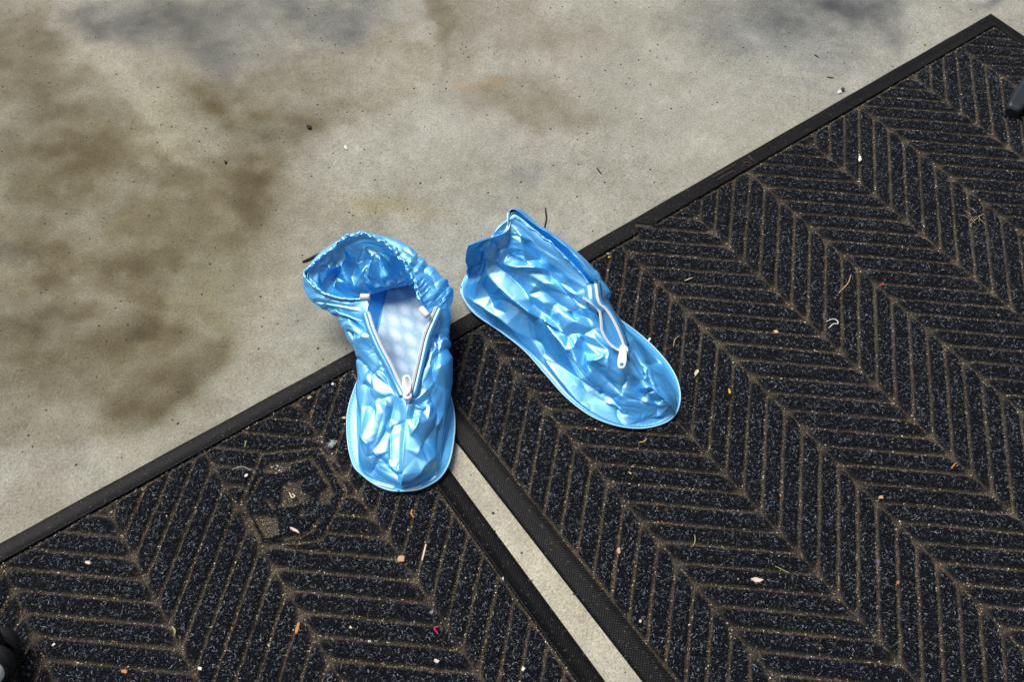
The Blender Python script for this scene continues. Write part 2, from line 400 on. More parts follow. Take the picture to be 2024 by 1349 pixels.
def build_mat(label, x0, x1, y1, depth, bw, rot, phase, u0, drift, emblem=None, tongue=None, nfib=60000, ngrit=9000, seed=1, flat=()):
    """x0..x1 across, back edge at y1, running towards -y; local frame = world turned by rot about (x1, y1)"""
    r = np.random.default_rng(seed)
    root = empty('doormat', (x1, y1, 0)); root.rotation_euler.z = rot
    tag(root, label, 'doormat', 'doormats on the concrete')
    W, D = x1 - x0, depth
    toL = lambda p: ((p[..., 0] - x1) * math.cos(rot) + (p[..., 1] - y1) * math.sin(rot), -(p[..., 0] - x1) * math.sin(rot) + (p[..., 1] - y1) * math.cos(rot))
    # rubber border: mitred sweep of one profile round the rectangle
    prof = [(0.0, -0.0042), (0.0002, -0.0026), (0.0014, -0.0012), (0.004, -0.0004), (bw * .5, 0.0004), (bw - .0030, 0.0012), (bw - .0024, .0021), (bw - .0012, .0023), (bw - .0004, .0016), (bw, -0.0012)]
    rect = [(-W, -D), (0, -D), (0, 0), (-W, 0)]; inn = [(1, 1), (-1, 1), (-1, -1), (1, -1)]
    v = []; nsub = 40
    ring = []
    for k in range(4):
        a, b = np.array(rect[k], float), np.array(rect[(k + 1) % 4], float); ia, ib = np.array(inn[k], float), np.array(inn[(k + 1) % 4], float)
        for s in range(nsub):
            t = s / nsub; ring.append((a + (b - a) * t, ia, ib, t, k))
    for (p, ia, ib, t, k) in ring:
        for (d, z) in prof:
            q = p + d * (ia * (1 - t) + ib * t)
            wv = 0.0006 * math.sin(9 * p[0] * 7 + k) * (d < .004) * .3
            v.append((q[0] + wv, q[1] + wv, z))
    mesh('rubber_border', v, grid_faces(len(ring), len(prof), wrap=True), M_RUB, root)
    # carpet: one height field with the moulded chevron grooves
    st = 0.0016; ins = bw - 0.0006
    xs = np.arange(-W + ins, -ins + st * .5, st); ys = np.arange(-D + ins, -ins + st * .5, st)
    if tongue is not None: ys = np.arange(-D + ins, -ins + st * .5 + 0.012, st)
    X, Y = np.meshgrid(xs, ys, indexing='ij')
    def field(X, Y):
        p2 = np.stack([X, Y, 0 * X], -1)
        jx, jy = X + noise(p2 * 130, 2) * .00055, Y + noise(p2 * 130, 9) * .00055
        u = (jx + x1 - u0 * S) / S; vv = -(jy)
        wv = np.abs((u + 1) % 2 - 1)
        vn = vv - TSL * wv - phase - drift * u
        dg = np.abs(vn - PITCH * np.round(vn / PITCH)) * 0.742
        ds = np.abs(u - np.round(u)) * S
        g = 1 - sstep(.0013, .0025, dg)
        gs = (1 - sstep(.0008, .0020, ds + .0004 * np.abs(noise(p2 * 60, 4)))) * .78
        web = np.exp(-((dg / .0048) ** 2 + (ds / .0048) ** 2)) * 1.45
        g = np.maximum(np.maximum(g, gs), np.clip(web, 0, 1))
        if emblem is not None:
            hx = [toL(np.array(q)) for q in emblem['hex']]; hd = poly_sd(jx, jy, hx)
            g = np.where(hd < 0, 0, g); g = np.maximum(g, 1 - sstep(.0014, .0028, np.abs(hd + .0)))
            for pl in emblem['patch']: g = np.maximum(g, 1 - sstep(-.0006, .0010, poly_sd(jx, jy, [toL(np.array(q)) for q in pl])))
            for ln in emblem['line']:
                pts = [toL(np.array(q)) for q in ln]
                for a, b in zip(pts[:-1], pts[1:]): g = np.maximum(g, 1 - sstep(.0014, .0028, seg_d(jx, jy, a, b)))
        for (fx, fy, fr) in flat: g = np.maximum(g, 1 - sstep(fr * .6, fr, np.hypot(jx - fx, jy - fy)))
        # gutter along the border
        de = np.minimum(np.minimum(X + W - bw, -X - bw), np.minimum(Y + D - bw, -Y - bw))
        gut = 1 - sstep(.0018, .0042, de + .0010 * noise(p2 * 90, 21))
        if tongue is not None:
            tg = in_poly(X, Y, [toL(np.array(q)) for q in tongue]); gut = np.where(tg, 0, gut)
        return np.maximum(g, gut), p2, de
    g, p2, de = field(X, Y)
    zt = TOP + fbm(p2 * 260, 31, 2) * .00045 + noise(p2 * 40, 33) * .0003
    Z = zt * (1 - g) + g * (-.0006 + .0004 * fbm(p2 * 300, 35, 2))
    dirt = np.clip(g * 1.15 - .08 + .22 * noise(p2 * 200, 41) * g, 0, 1)
    if tongue is not None:
        tg = in_poly(X, Y, [toL(np.array(q)) for q in tongue])
        out = (de < 0) & ~tg
        Z = np.where(out, -.0035, Z); Z = np.where(tg & (de < .002), np.maximum(Z, .003), Z)
    o = mesh('carpet', np.stack([X, Y, Z], -1).reshape(-1, 3), grid_faces(*X.shape), M_CARP, root)
    attr(o, 'dirt', dirt.ravel())
    # fibres: loose curls standing in the pile
    fx = r.uniform(-W + bw, -bw, nfib); fy = r.uniform(-D + bw, -bw, nfib)
    gg, _, _ = field(fx, fy); keep = gg < .35; fx, fy = fx[keep], fy[keep]; n = len(fx)
    L = r.uniform(.0012, .0036, n); th = r.uniform(0, 2 * math.pi, n); cur = r.normal(0, 1.0, n) * 2.2; wd = r.uniform(.00007, .00014, n)
    K = 5; pts = []; ang = th.copy(); cx, cy = fx.copy(), fy.copy()
    z0 = TOP + r.uniform(.0001, .0009, n); arch = r.uniform(.0002, .0012, n)
    for k in range(K):
        s = k / (K - 1); pts.append((cx, cy, z0 + arch * math.sin(math.pi * s), ang))
        cx = cx + np.cos(ang) * L / (K - 1); cy = cy + np.sin(ang) * L / (K - 1); ang = ang + cur / (K - 1)
    V = np.empty((n, K, 2, 3))
    for k, (cx, cy, cz, an) in enumerate(pts):
        ox, oy = -np.sin(an) * wd, np.cos(an) * wd
        V[:, k, 0] = np.stack([cx + ox, cy + oy, cz], -1); V[:, k, 1] = np.stack([cx - ox, cy - oy, cz + wd * .5], -1)
    b = (np.arange(n) * K * 2)[:, None]; k = np.arange(K - 1)[None] * 2
    F = np.stack([b + k, b + k + 2, b + k + 3, b + k + 1], -1).reshape(-1, 4)
    o = mesh('fibres', V.reshape(-1, 3), F, M_FIB, root); o['kind'] = 'stuff'
    t = r.random(n) ** 7.0; tone = np.array([.0026, .0034, .0068]) + t[:, None] * np.array([.42, .51, .62])
    warm = r.random(n) < .05; tone[warm] = np.array([.25, .2, .13]) * r.uniform(.4, 1.2, (warm.sum(), 1))
    attr(o, 'tone', np.repeat(tone, K * 2, 0))
    # grit: sand and crumbs that have settled in the grooves
    gx = r.uniform(-W + bw * .9, -bw * .9, ngrit * 5); gy = r.uniform(-D + bw * .9, -bw * .9, ngrit * 5)
    gg, _, _ = field(gx, gy); keep = (gg > .75) | (r.random(len(gg)) < .012); gx, gy, gg = gx[keep][:ngrit], gy[keep][:ngrit], gg[keep][:ngrit]; n = len(gx)
    sz = .00022 + .00075 * r.random(n) ** 4; gz = np.where(gg > .75, .0002, TOP + .0004)
    dirs = np.array([(1, 0, 0), (0, 1, 0), (-1, 0, 0), (0, -1, 0), (0, 0, .8), (0, 0, -.8)], float)
    a = r.uniform(0, 6.28, n); st_ = r.uniform(.7, 1.8, n)
    ca, sa = np.cos(a), np.sin(a)
    V = np.empty((n, 6, 3)); V[..., 0] = gx[:, None] + sz[:, None] * (dirs[:, 0] * ca[:, None] * st_[:, None] - dirs[:, 1] * sa[:, None])
    V[..., 1] = gy[:, None] + sz[:, None] * (dirs[:, 0] * sa[:, None] * st_[:, None] + dirs[:, 1] * ca[:, None]); V[..., 2] = gz[:, None] + sz[:, None] * dirs[:, 2]
    tri = np.array([(0, 1, 4), (1, 2, 4), (2, 3, 4), (3, 0, 4), (1, 0, 5), (2, 1, 5), (3, 2, 5), (0, 3, 5)])
    F = ((np.arange(n) * 6)[:, None, None] + tri[None]).reshape(-1, 3)
    o = mesh('grit', V.reshape(-1, 3), F, M_GRIT, root, smooth=False); o['kind'] = 'stuff'
    pal = np.array([(.40, .31, .20), (.58, .46, .30), (.78, .74, .68), (.58, .28, .10), (.20, .15, .10), (.85, .82, .76)])
    tone = pal[r.choice(6, n, p=[.34, .24, .14, .07, .16, .05])] * r.uniform(.6, 1.25, (n, 1))
    attr(o, 'tone', np.repeat(np.clip(tone, 0, .85), 6, 0))
    return root

tq = lambda pts: [tuple(P(400 + x / 3.3725, 700 + y / 3.3725)[:2]) for x, y in pts]
EMB = dict(hex=tq([(390, 668), (790, 628), (955, 920), (795, 1245), (390, 1285), (262, 985)]),
           patch=[tq([(335, 1070), (500, 1095), (515, 1210), (415, 1235)]), tq([(395, 775), (440, 720), (590, 725), (590, 775), (500, 800), (430, 800)]),
                  tq([(530, 880), (600, 850), (690, 830), (640, 900), (720, 950), (620, 1020), (515, 1030)]), tq([(770, 940), (850, 870), (890, 950), (850, 970), (860, 1010), (780, 1000)]),
                  tq([(400, 960), (450, 980), (490, 1040), (440, 1010)]), tq([(640, 1060), (665, 1010), (690, 1080), (660, 1100)])],
           line=[tq([(590, 725), (720, 695), (765, 760), (835, 860)]), tq([(540, 1235), (640, 1225), (720, 1190), (775, 1110)]), tq([(290, 1000), (385, 830)])])
TONGUE = [tuple(P(*q)[:2]) for q in [(1252, 440), (1300, 447), (1345, 452), (1330, 505), (1275, 497), (1266, 470)]]
RM_X0, RM_X1 = -0.0945, 0.8975
# right mat: u measured from its first spine at x = 0; phase from the back edge
build_mat('larger black chevron carpet mat with the right overshoe standing on its corner', RM_X0, RM_X1, 0.0, 0.70, 0.0222, 0.0,
          0.00326 + 0.00331 * 4, 0.0, -0.00331, tongue=TONGUE, nfib=220000, ngrit=26000, seed=3)
# left mat: spine at x = -0.505
LROT = -0.0157
build_mat('smaller black chevron carpet mat with a hexagon emblem, under the toe of the left overshoe', -0.70, -0.1143, 0.0306, 0.56, 0.0212, LROT,
          0.0505, -5.02, -0.0055, emblem=EMB, nfib=105000, ngrit=15000, seed=5)

# moulded maker's plate on the right mat's border
def plate():
    b = Bag(); ex = np.array([1.0, 0, 0]); ey = np.array([0, 1.0, 0]); ez = np.array([0, 0, 1.0])
    r = np.random.default_rng(4)
    c0 = P(1431, 341, .001); x = 0.0
    for k in range(15):                                     # row of raised letters
        hgt = .0017; c = c0 + ex * (k * .0026 - .016) + ey * .0012
        b.box(c, (ex, ey, ez), (.00032, hgt, .00035)); 
        if k % 3 != 1: b.box(c + ex * .0008 + ey * (hgt * r.choice([-.8, 0, .8])), (ex, ey, ez), (.0006, .0003, .00035))
    for k in range(11): b.box(c0 + ex * (k * .0024 - .014) - ey * .0042, (ex, ey, ez), (.0008, .0011, .0003))
    c1 = P(1480, 319, .001)
    b.box(c1 + ex * .0062, (ex, ey, ez), (.0004, .0075, .0005)); b.box(c1 + ex * .0048, (ex, ey, ez), (.0003, .0068, .0004))
    for a in range(10):                                     # animal head in a ring
        t = a * .628; d = np.array([math.cos(t), math.sin(t), 0])
        b.box(c1 - ex * .003 + d * .0048, (d, np.array([-d[1], d[0], 0]), ez), (.0004, .0013, .0005))
    b.box(c1 - ex * .004 + ey * .001, (ex, ey, ez), (.0022, .0011, .0005)); b.box(c1 - ex * .0015 - ey * .0012, (ex, ey, ez), (.0010, .0016, .0005))
    return b
_mats = [o for o in bpy.data.objects if o.name.startswith('doormat')]
plate().build('moulded_lettering', plain('worn_rubber', (.040, .032, .027), .6), _mats[0], org=_mats[0].location)

# ------------------------------------------------------------------ overshoes
def grad_normals(G, flip):
    du = np.gradient(G, axis=0); dv = np.gradient(G, axis=1); n = np.cross(du, dv)
    n /= np.linalg.norm(n, axis=-1, keepdims=True) + 1e-12
    return -n if flip else n

def fold_field(G, folds):
    """sum of crease profiles; folds = (pixels of the crease on this film, height m, width left m, width right m)"""
    F = np.zeros(G.shape[:2]); px = pix(G)
    flat = G.reshape(-1, 3); fp = px.reshape(-1, 2)
    for (pl, a, wl, wr) in folds:
        pl = arclen(crom(np.array(pl, float), max(12, 6 * len(pl))), 14)
        idx = [int(np.argmin(((fp - q) ** 2).sum(1))) for q in pl]
        if np.sqrt(((fp[idx] - pl) ** 2).sum(1)).mean() > 9: continue
        c = flat[idx]; kl = float(np.clip(np.linalg.norm(np.diff(c, axis=0), axis=1).sum() / .026, .4, 1)); wl, wr = .8 * wl * kl ** .8, .8 * wr * kl ** .8
        lo = c.min(0) - .03; hi = c.max(0) + .03
        m = ((flat > lo) & (flat < hi)).all(1); p = flat[m]; pq = fp[m]
        if not len(p): continue
        best = np.full(len(p), 1e9); side = np.zeros(len(p)); tt = np.zeros(len(p))
        for i in range(len(c) - 1):
            d = c[i + 1] - c[i]; L2 = d @ d + 1e-14; t = np.clip(((p - c[i]) @ d) / L2, 0, 1)
            dd = np.linalg.norm(p - c[i] - t[:, None] * d, axis=1); up = dd < best
            e = pl[i + 1] - pl[i]; s = e[0] * (pq[:, 1] - pl[i, 1]) - e[1] * (pq[:, 0] - pl[i, 0])
            best = np.where(up, dd, best); side = np.where(up, np.sign(s), side); tt = np.where(up, (i + t) / (len(c) - 1), tt)
        x = best / np.where(side > 0, wr, wl)
        prof = 1 / (1 + x * x) ** 1.4 * .25 + np.exp(-x * .95) * .75
        taper = np.sin(math.pi * np.clip(tt, .02, .98)) ** .75
        F.reshape(-1)[m] += .65 * a * kl * prof * taper
    return F

def facets(G, folds, seed):
    """flat facets between the traced creases: constrained triangulation of crease points and scattered points, linear in each triangle"""
    r = np.random.default_rng(seed); nu, nv = G.shape[:2]
    lu = np.linalg.norm(np.diff(G, axis=0), axis=2).sum(0).mean(); lv = np.linalg.norm(np.diff(G, axis=1), axis=2).sum(1).mean()
    fp = pix(G).reshape(-1, 2); pts, hs, ed = [], [], []
    for (pl, a, wl, wr) in folds:
        pl = crom(np.array(pl, float), max(10, 4 * len(pl))); pl = arclen(pl, 6)
        idx = [int(np.argmin(((fp - q) ** 2).sum(1))) for q in pl]
        if np.sqrt(((fp[idx] - pl) ** 2).sum(1)).mean() > 9: continue
        n0 = len(pts)
        for k, ii in enumerate(idx):
            pts.append((ii // nv / (nu - 1) * lu, ii % nv / (nv - 1) * lv)); hs.append(a * (.25, .9, 1.1, 1.0, .9, .25)[k])
        ed += [(n0 + k, n0 + k + 1) for k in range(len(idx) - 1)]
    fl3 = G.reshape(-1, 3); taken = [fl3[int(round(p[0] / lu * (nu - 1))) * nv + int(round(p[1] / lv * (nv - 1)))] for p in pts]; lim = [.0085] * len(taken)
    for ii in r.integers(0, nu * nv, 2600):
        q3 = fl3[ii]
        if taken and (np.linalg.norm(np.array(taken) - q3, axis=1) < np.array(lim)).any(): continue
        taken.append(q3); lim.append(r.uniform(.016, .034))
        pts.append((ii // nv / (nu - 1) * lu, ii % nv / (nv - 1) * lv)); hs.append(r.normal(0, .0013))
    for q in ((0, 0), (lu, 0), (0, lv), (lu, lv)): pts.append(q); hs.append(0.0)
    vo, eo, fo, ov, oe, of = delaunay_2d_cdt([Vector(q) for q in pts], ed, [], 0, 1e-6)
    vo = np.array([tuple(q) for q in vo]); ho = np.array([np.mean([hs[k] for k in o]) if len(o) else 0.0 for o in ov])
    H = np.zeros((nu, nv)); U = np.linspace(0, lu, nu); V = np.linspace(0, lv, nv)
    for f in fo:
        A, B, C = vo[f[0]], vo[f[1]], vo[f[2]]; lo = np.minimum(np.minimum(A, B), C); hi = np.maximum(np.maximum(A, B), C)
        i0, i1 = np.searchsorted(U, lo[0] - 1e-9), np.searchsorted(U, hi[0] + 1e-9); j0, j1 = np.searchsorted(V, lo[1] - 1e-9), np.searchsorted(V, hi[1] + 1e-9)
        if i1 <= i0 or j1 <= j0: continue
        X, Y = np.meshgrid(U[i0:i1], V[j0:j1], indexing='ij'); det = (B[1] - C[1]) * (A[0] - C[0]) + (C[0] - B[0]) * (A[1] - C[1])
        if abs(det) < 1e-14: continue
        w0 = ((B[1] - C[1]) * (X - C[0]) + (C[0] - B[0]) * (Y - C[1])) / det; w1 = ((C[1] - A[1]) * (X - C[0]) + (A[0] - C[0]) * (Y - C[1])) / det; w2 = 1 - w0 - w1
        m = (w0 >= -1e-6) & (w1 >= -1e-6) & (w2 >= -1e-6)
        H[i0:i1, j0:j1][m] = (w0 * ho[f[0]] + w1 * ho[f[1]] + w2 * ho[f[2]])[m]
    for _ in range(2):
        Hp = np.pad(H, 1, mode='edge'); H = (Hp[:-2, 1:-1] + Hp[2:, 1:-1] + Hp[1:-1, :-2] + Hp[1:-1, 2:] + 2 * Hp[1:-1, 1:-1]) / 6
    return H

def film(stations, nu, nv, folds, flip, seed, crumple=.0011, edge=(1, 1), pleat=None):
    C_ = PP(np.array(stations)); G = crom(crom(C_, nu, 0), nv, 1)
    N = grad_normals(G, flip)
    F = fold_field(G, folds)
    wq = G * 38 + .55 * np.stack([noise(G * 30, seed + 5), noise(G * 30, seed + 6), noise(G * 30, seed + 7)], -1)
    Cc = facets(G, folds, seed) / max(crumple, 1e-5)
    fine = np.exp(-np.abs(noise(wq * 1.1, seed + 3)) / .055) * np.clip(.1 + 1.6 * noise(G * 19, seed + 70), 0, 1) + .5 * np.exp(-np.abs(noise(wq * 2.3 + 4, seed + 13)) / .09) * np.clip(1.6 * noise(G * 24, seed + 75), 0, 1)
    Cc = Cc + fine * .6
    v = np.linspace(0, 1, nv)[None]
    damp = np.ones_like(v)
    if pleat is not None:                                   # gathers where the elastic pulls the film in
        ii = np.arange(nu)[:, None] * np.ones((1, nv)); x = np.linspace(0, 1, nu)[:, None]
        pq = noise(np.stack([ii * .30 + 1.5 * noise(np.stack([ii * .05, v * 6 + 0 * ii, 0 * ii], -1), 4), v * 2.2 + 0 * ii, 0 * ii], -1), seed + 90)
        F = F + pleat[0] * (np.abs(pq) * 2 - .5) * sstep(.85, .96, v) * sstep(pleat[1], pleat[1] + .08, x) / np.maximum(.35, .35 + .65 * sstep(0, .1, 1 - v))
    if edge[0]: damp = damp * sstep(0, .05, v)
    if edge[1]: damp = damp * (.35 + .65 * sstep(0, .1, 1 - v))
    G = G + N * ((F + Cc * crumple) * damp)[..., None]
    G[..., 2] = np.maximum(G[..., 2], .0036)
    return G

def grids_to_obj(name, grids, mat, parent, org, thick=0.0005):
    V = []; Fs = []; n = 0
    for G, flip in grids:
        f = grid_faces(*G.shape[:2]); f = f[:, ::-1] if flip else f
        V.append(G.reshape(-1, 3)); Fs.append(f + n); n += G.shape[0] * G.shape[1]
    o = mesh(name, np.concatenate(V), np.concatenate(Fs), mat, parent, org=org)
    wd = o.modifiers.new('weld', 'WELD'); wd.merge_threshold = 0.0002
    if thick: s = o.modifiers.new('film', 'SOLIDIFY'); s.thickness = thick; s.offset = -1
    return o

def tl(ox, oy, sc, pts): return [(ox + x / sc, oy + y / sc) for x, y in pts]
A_ = lambda *p: tl(680, 760, 3.896, p)
B_ = lambda *p: tl(640, 660, 3.967, p)
C_ = lambda *p: tl(560, 420, 4.818, p)
D_ = lambda *p: tl(880, 390, 4.997, p)
E_ = lambda *p: tl(1050, 560, 4.216, p)

def outline_solid(name, pts, z0, z1, mat, parent, org, inset=0.0):
    """flat slab with a closed outline"""
    c = pts.mean(0); n = len(pts); k = 7
    rings = []
    for s, z in [(1, z0), (1.0, z1 - .0004), (.995, z1), (.8, z1 + .0002), (.55, z1), (.3, z1), (.08, z1)]:
        r = c + (pts - c) * s; rings.append(np.concatenate([r, np.full((n, 1), z)], 1))
    V = np.stack(rings, 1).reshape(-1, 3)
    f = [tuple(q) for q in grid_faces(n, k, wrap=True)]
    f.append(tuple(i * k + k - 1 for i in range(n))); f.append(tuple(i * k for i in range(n))[::-1])
    b = Bag(); b.add(V, f)
    o = b.build(name, mat, parent, org=org)
    return o

def closed(pts_px, n, z=0.0):
    p = np.array([P(x, y, z)[:2] for x, y in pts_px]); q = np.concatenate([p[-3:], p, p[:3]])
    t = np.linspace(3, 3 + len(p), n, endpoint=False); return crom(q, t)

def zip_side(path, root, org, side):
    """one row of the zip: soft cord with teeth along it"""
    path = arclen(crom(np.array(path), 60), 90)
    tube('zip_cord', path, .00078, M_ZIP, root, 8, org)
    b = Bag(); q = arclen(path, 74)
    T = np.gradient(q, axis=0); T /= np.linalg.norm(T, axis=1)[:, None]
    for i in range(1, len(q) - 1):
        up = np.array([0, 0, 1.0]); s = np.cross(T[i], up); s /= np.linalg.norm(s) + 1e-9; u2 = np.cross(s, T[i])
        b.box(q[i] + s * side * .0011 + u2 * .0003, (T[i], s, u2), (.00046, .0010, .0006))
    o = b.build('zip_teeth', M_ZIP, root, org=org); o['kind'] = 'stuff'

def ribbon(name, path, offs, mat, root, org):
    p = arclen(crom(np.array(path), 50), 50); q = arclen(crom(np.array(offs), 50), 50)
    G = np.stack([p, p * .5 + q * .5 + np.array([0, 0, .0006]), q], 1)
    return grids_to_obj(name, [(G, False)], mat, root, org, .0004)

def slider(root, org, c, d, tabdir, up):
    """white zip slider body with its pull tab and ring hole"""
    d = np.asarray(d) / np.linalg.norm(d); up = np.asarray(up) - d * (np.asarray(up) @ d); up /= np.linalg.norm(up); s = np.cross(d, up)
    n = 28; a = np.linspace(0, 2 * math.pi, n, endpoint=False)
    def blob(rx, ry, taper): return np.stack([np.cos(a) * rx, np.sin(a) * ry * (1 + taper * np.cos(a))], 1)
    def slab(o2, z0, z1, name, cc, dd, ss, uu, hole=None):
        rings = [(.86, z0), (1, z0 + .0003), (1, z1 - .0004), (.86, z1)]
        V = []; m = len(o2)
        for k, z in rings: V.append(cc + (o2[:, :1] * k) * dd + (o2[:, 1:] * k) * ss + z * uu)
        V = np.stack(V, 1); R_ = len(rings)
        f = [tuple(q) for q in grid_faces(m, R_, wrap=True)]; b = Bag()
        if hole is None:
            f.append(tuple(i * R_ + R_ - 1 for i in range(m))); f.append(tuple(i * R_ for i in range(m))[::-1]); b.add(V.reshape(-1, 3), f)
        else:
            hc, hr = hole; t = np.arctan2(o2[:, 1], o2[:, 0] - hc)
            H = np.stack([hc + np.cos(t) * hr, np.sin(t) * hr], 1)
            hv = [cc + H[:, :1] * dd + H[:, 1:] * ss + z * uu for z in (z0, z1)]
            allv = np.concatenate([V.reshape(-1, 3), hv[0], hv[1]]); base = m * R_
            for i in range(m):
                j = (i + 1) % m
                f += [(i * R_ + R_ - 1, j * R_ + R_ - 1, base + m + j, base + m + i), (j * R_, i * R_, base + i, base + j), (base + i, base + j, base + m + j, base + m + i)]
            b.add(allv, f)
        return b.build(name, M_ZIP, root, org=org)
    slab(blob(.0052, .0044, .22), -.0016, .0024, 'zip_slider', np.asarray(c), d, s, up)
    td = np.asarray(tabdir); Lt = np.linalg.norm(td); td = td / Lt; u2 = up - td * (up @ td); u2 /= np.linalg.norm(u2); s2 = np.cross(td, u2)
    m = 40; t = np.linspace(0, 2 * math.pi, m, endpoint=False)
    o2 = np.stack([np.cos(t) * Lt * .5, np.sign(np.sin(t)) * np.abs(np.sin(t)) ** .55 * .0044 * (1 + .12 * np.cos(t))], 1)
    slab(o2, .0, .0014, 'pull_tab', np.asarray(c) + td * Lt * .46 + u2 * .0026, td, s2, u2, hole=(Lt * .5 - .0046, .0019))
    bb = Bag(); bb.box(np.asarray(c) + u2 * .0030, (td, s2, u2), (.0018, .0013, .0012)); o = bb.build('slider_bridge', M_ZIP, root, org=org)
    bv = o.modifiers.new('bevel', 'BEVEL'); bv.width = .0006; bv.segments = 2

def stitches(name, path, root, org, mat, n, off=.0003):
    p = arclen(crom(np.array(path), 80), n * 2); b = Bag()
    for i in range(0, n * 2 - 1, 2):
        T = p[i + 1] - p[i]; L = np.linalg.norm(T); T = T / L; s = np.cross(T, [0, 0, 1.0]); s /= np.linalg.norm(s) + 1e-9; u = np.cross(s, T)
        b.box((p[i] + p[i + 1]) / 2 + u * off, (T, s, u), (L * .45, .00022, .00022))
    o = b.build(name, mat, root, org=org); o['kind'] = 'stuff'; return o

def on_film(G, pts, lift=.0006):
    """points on a built film nearest to the given pixels"""
    fp = pix(G).reshape(-1, 2); fl = G.reshape(-1, 3); out = []
    for q in pts:
        i = int(np.argmin(((fp - np.array(q)) ** 2).sum(1))); v = CAM - fl[i]; out.append(fl[i] + v / np.linalg.norm(v) * lift)
    return np.array(out)

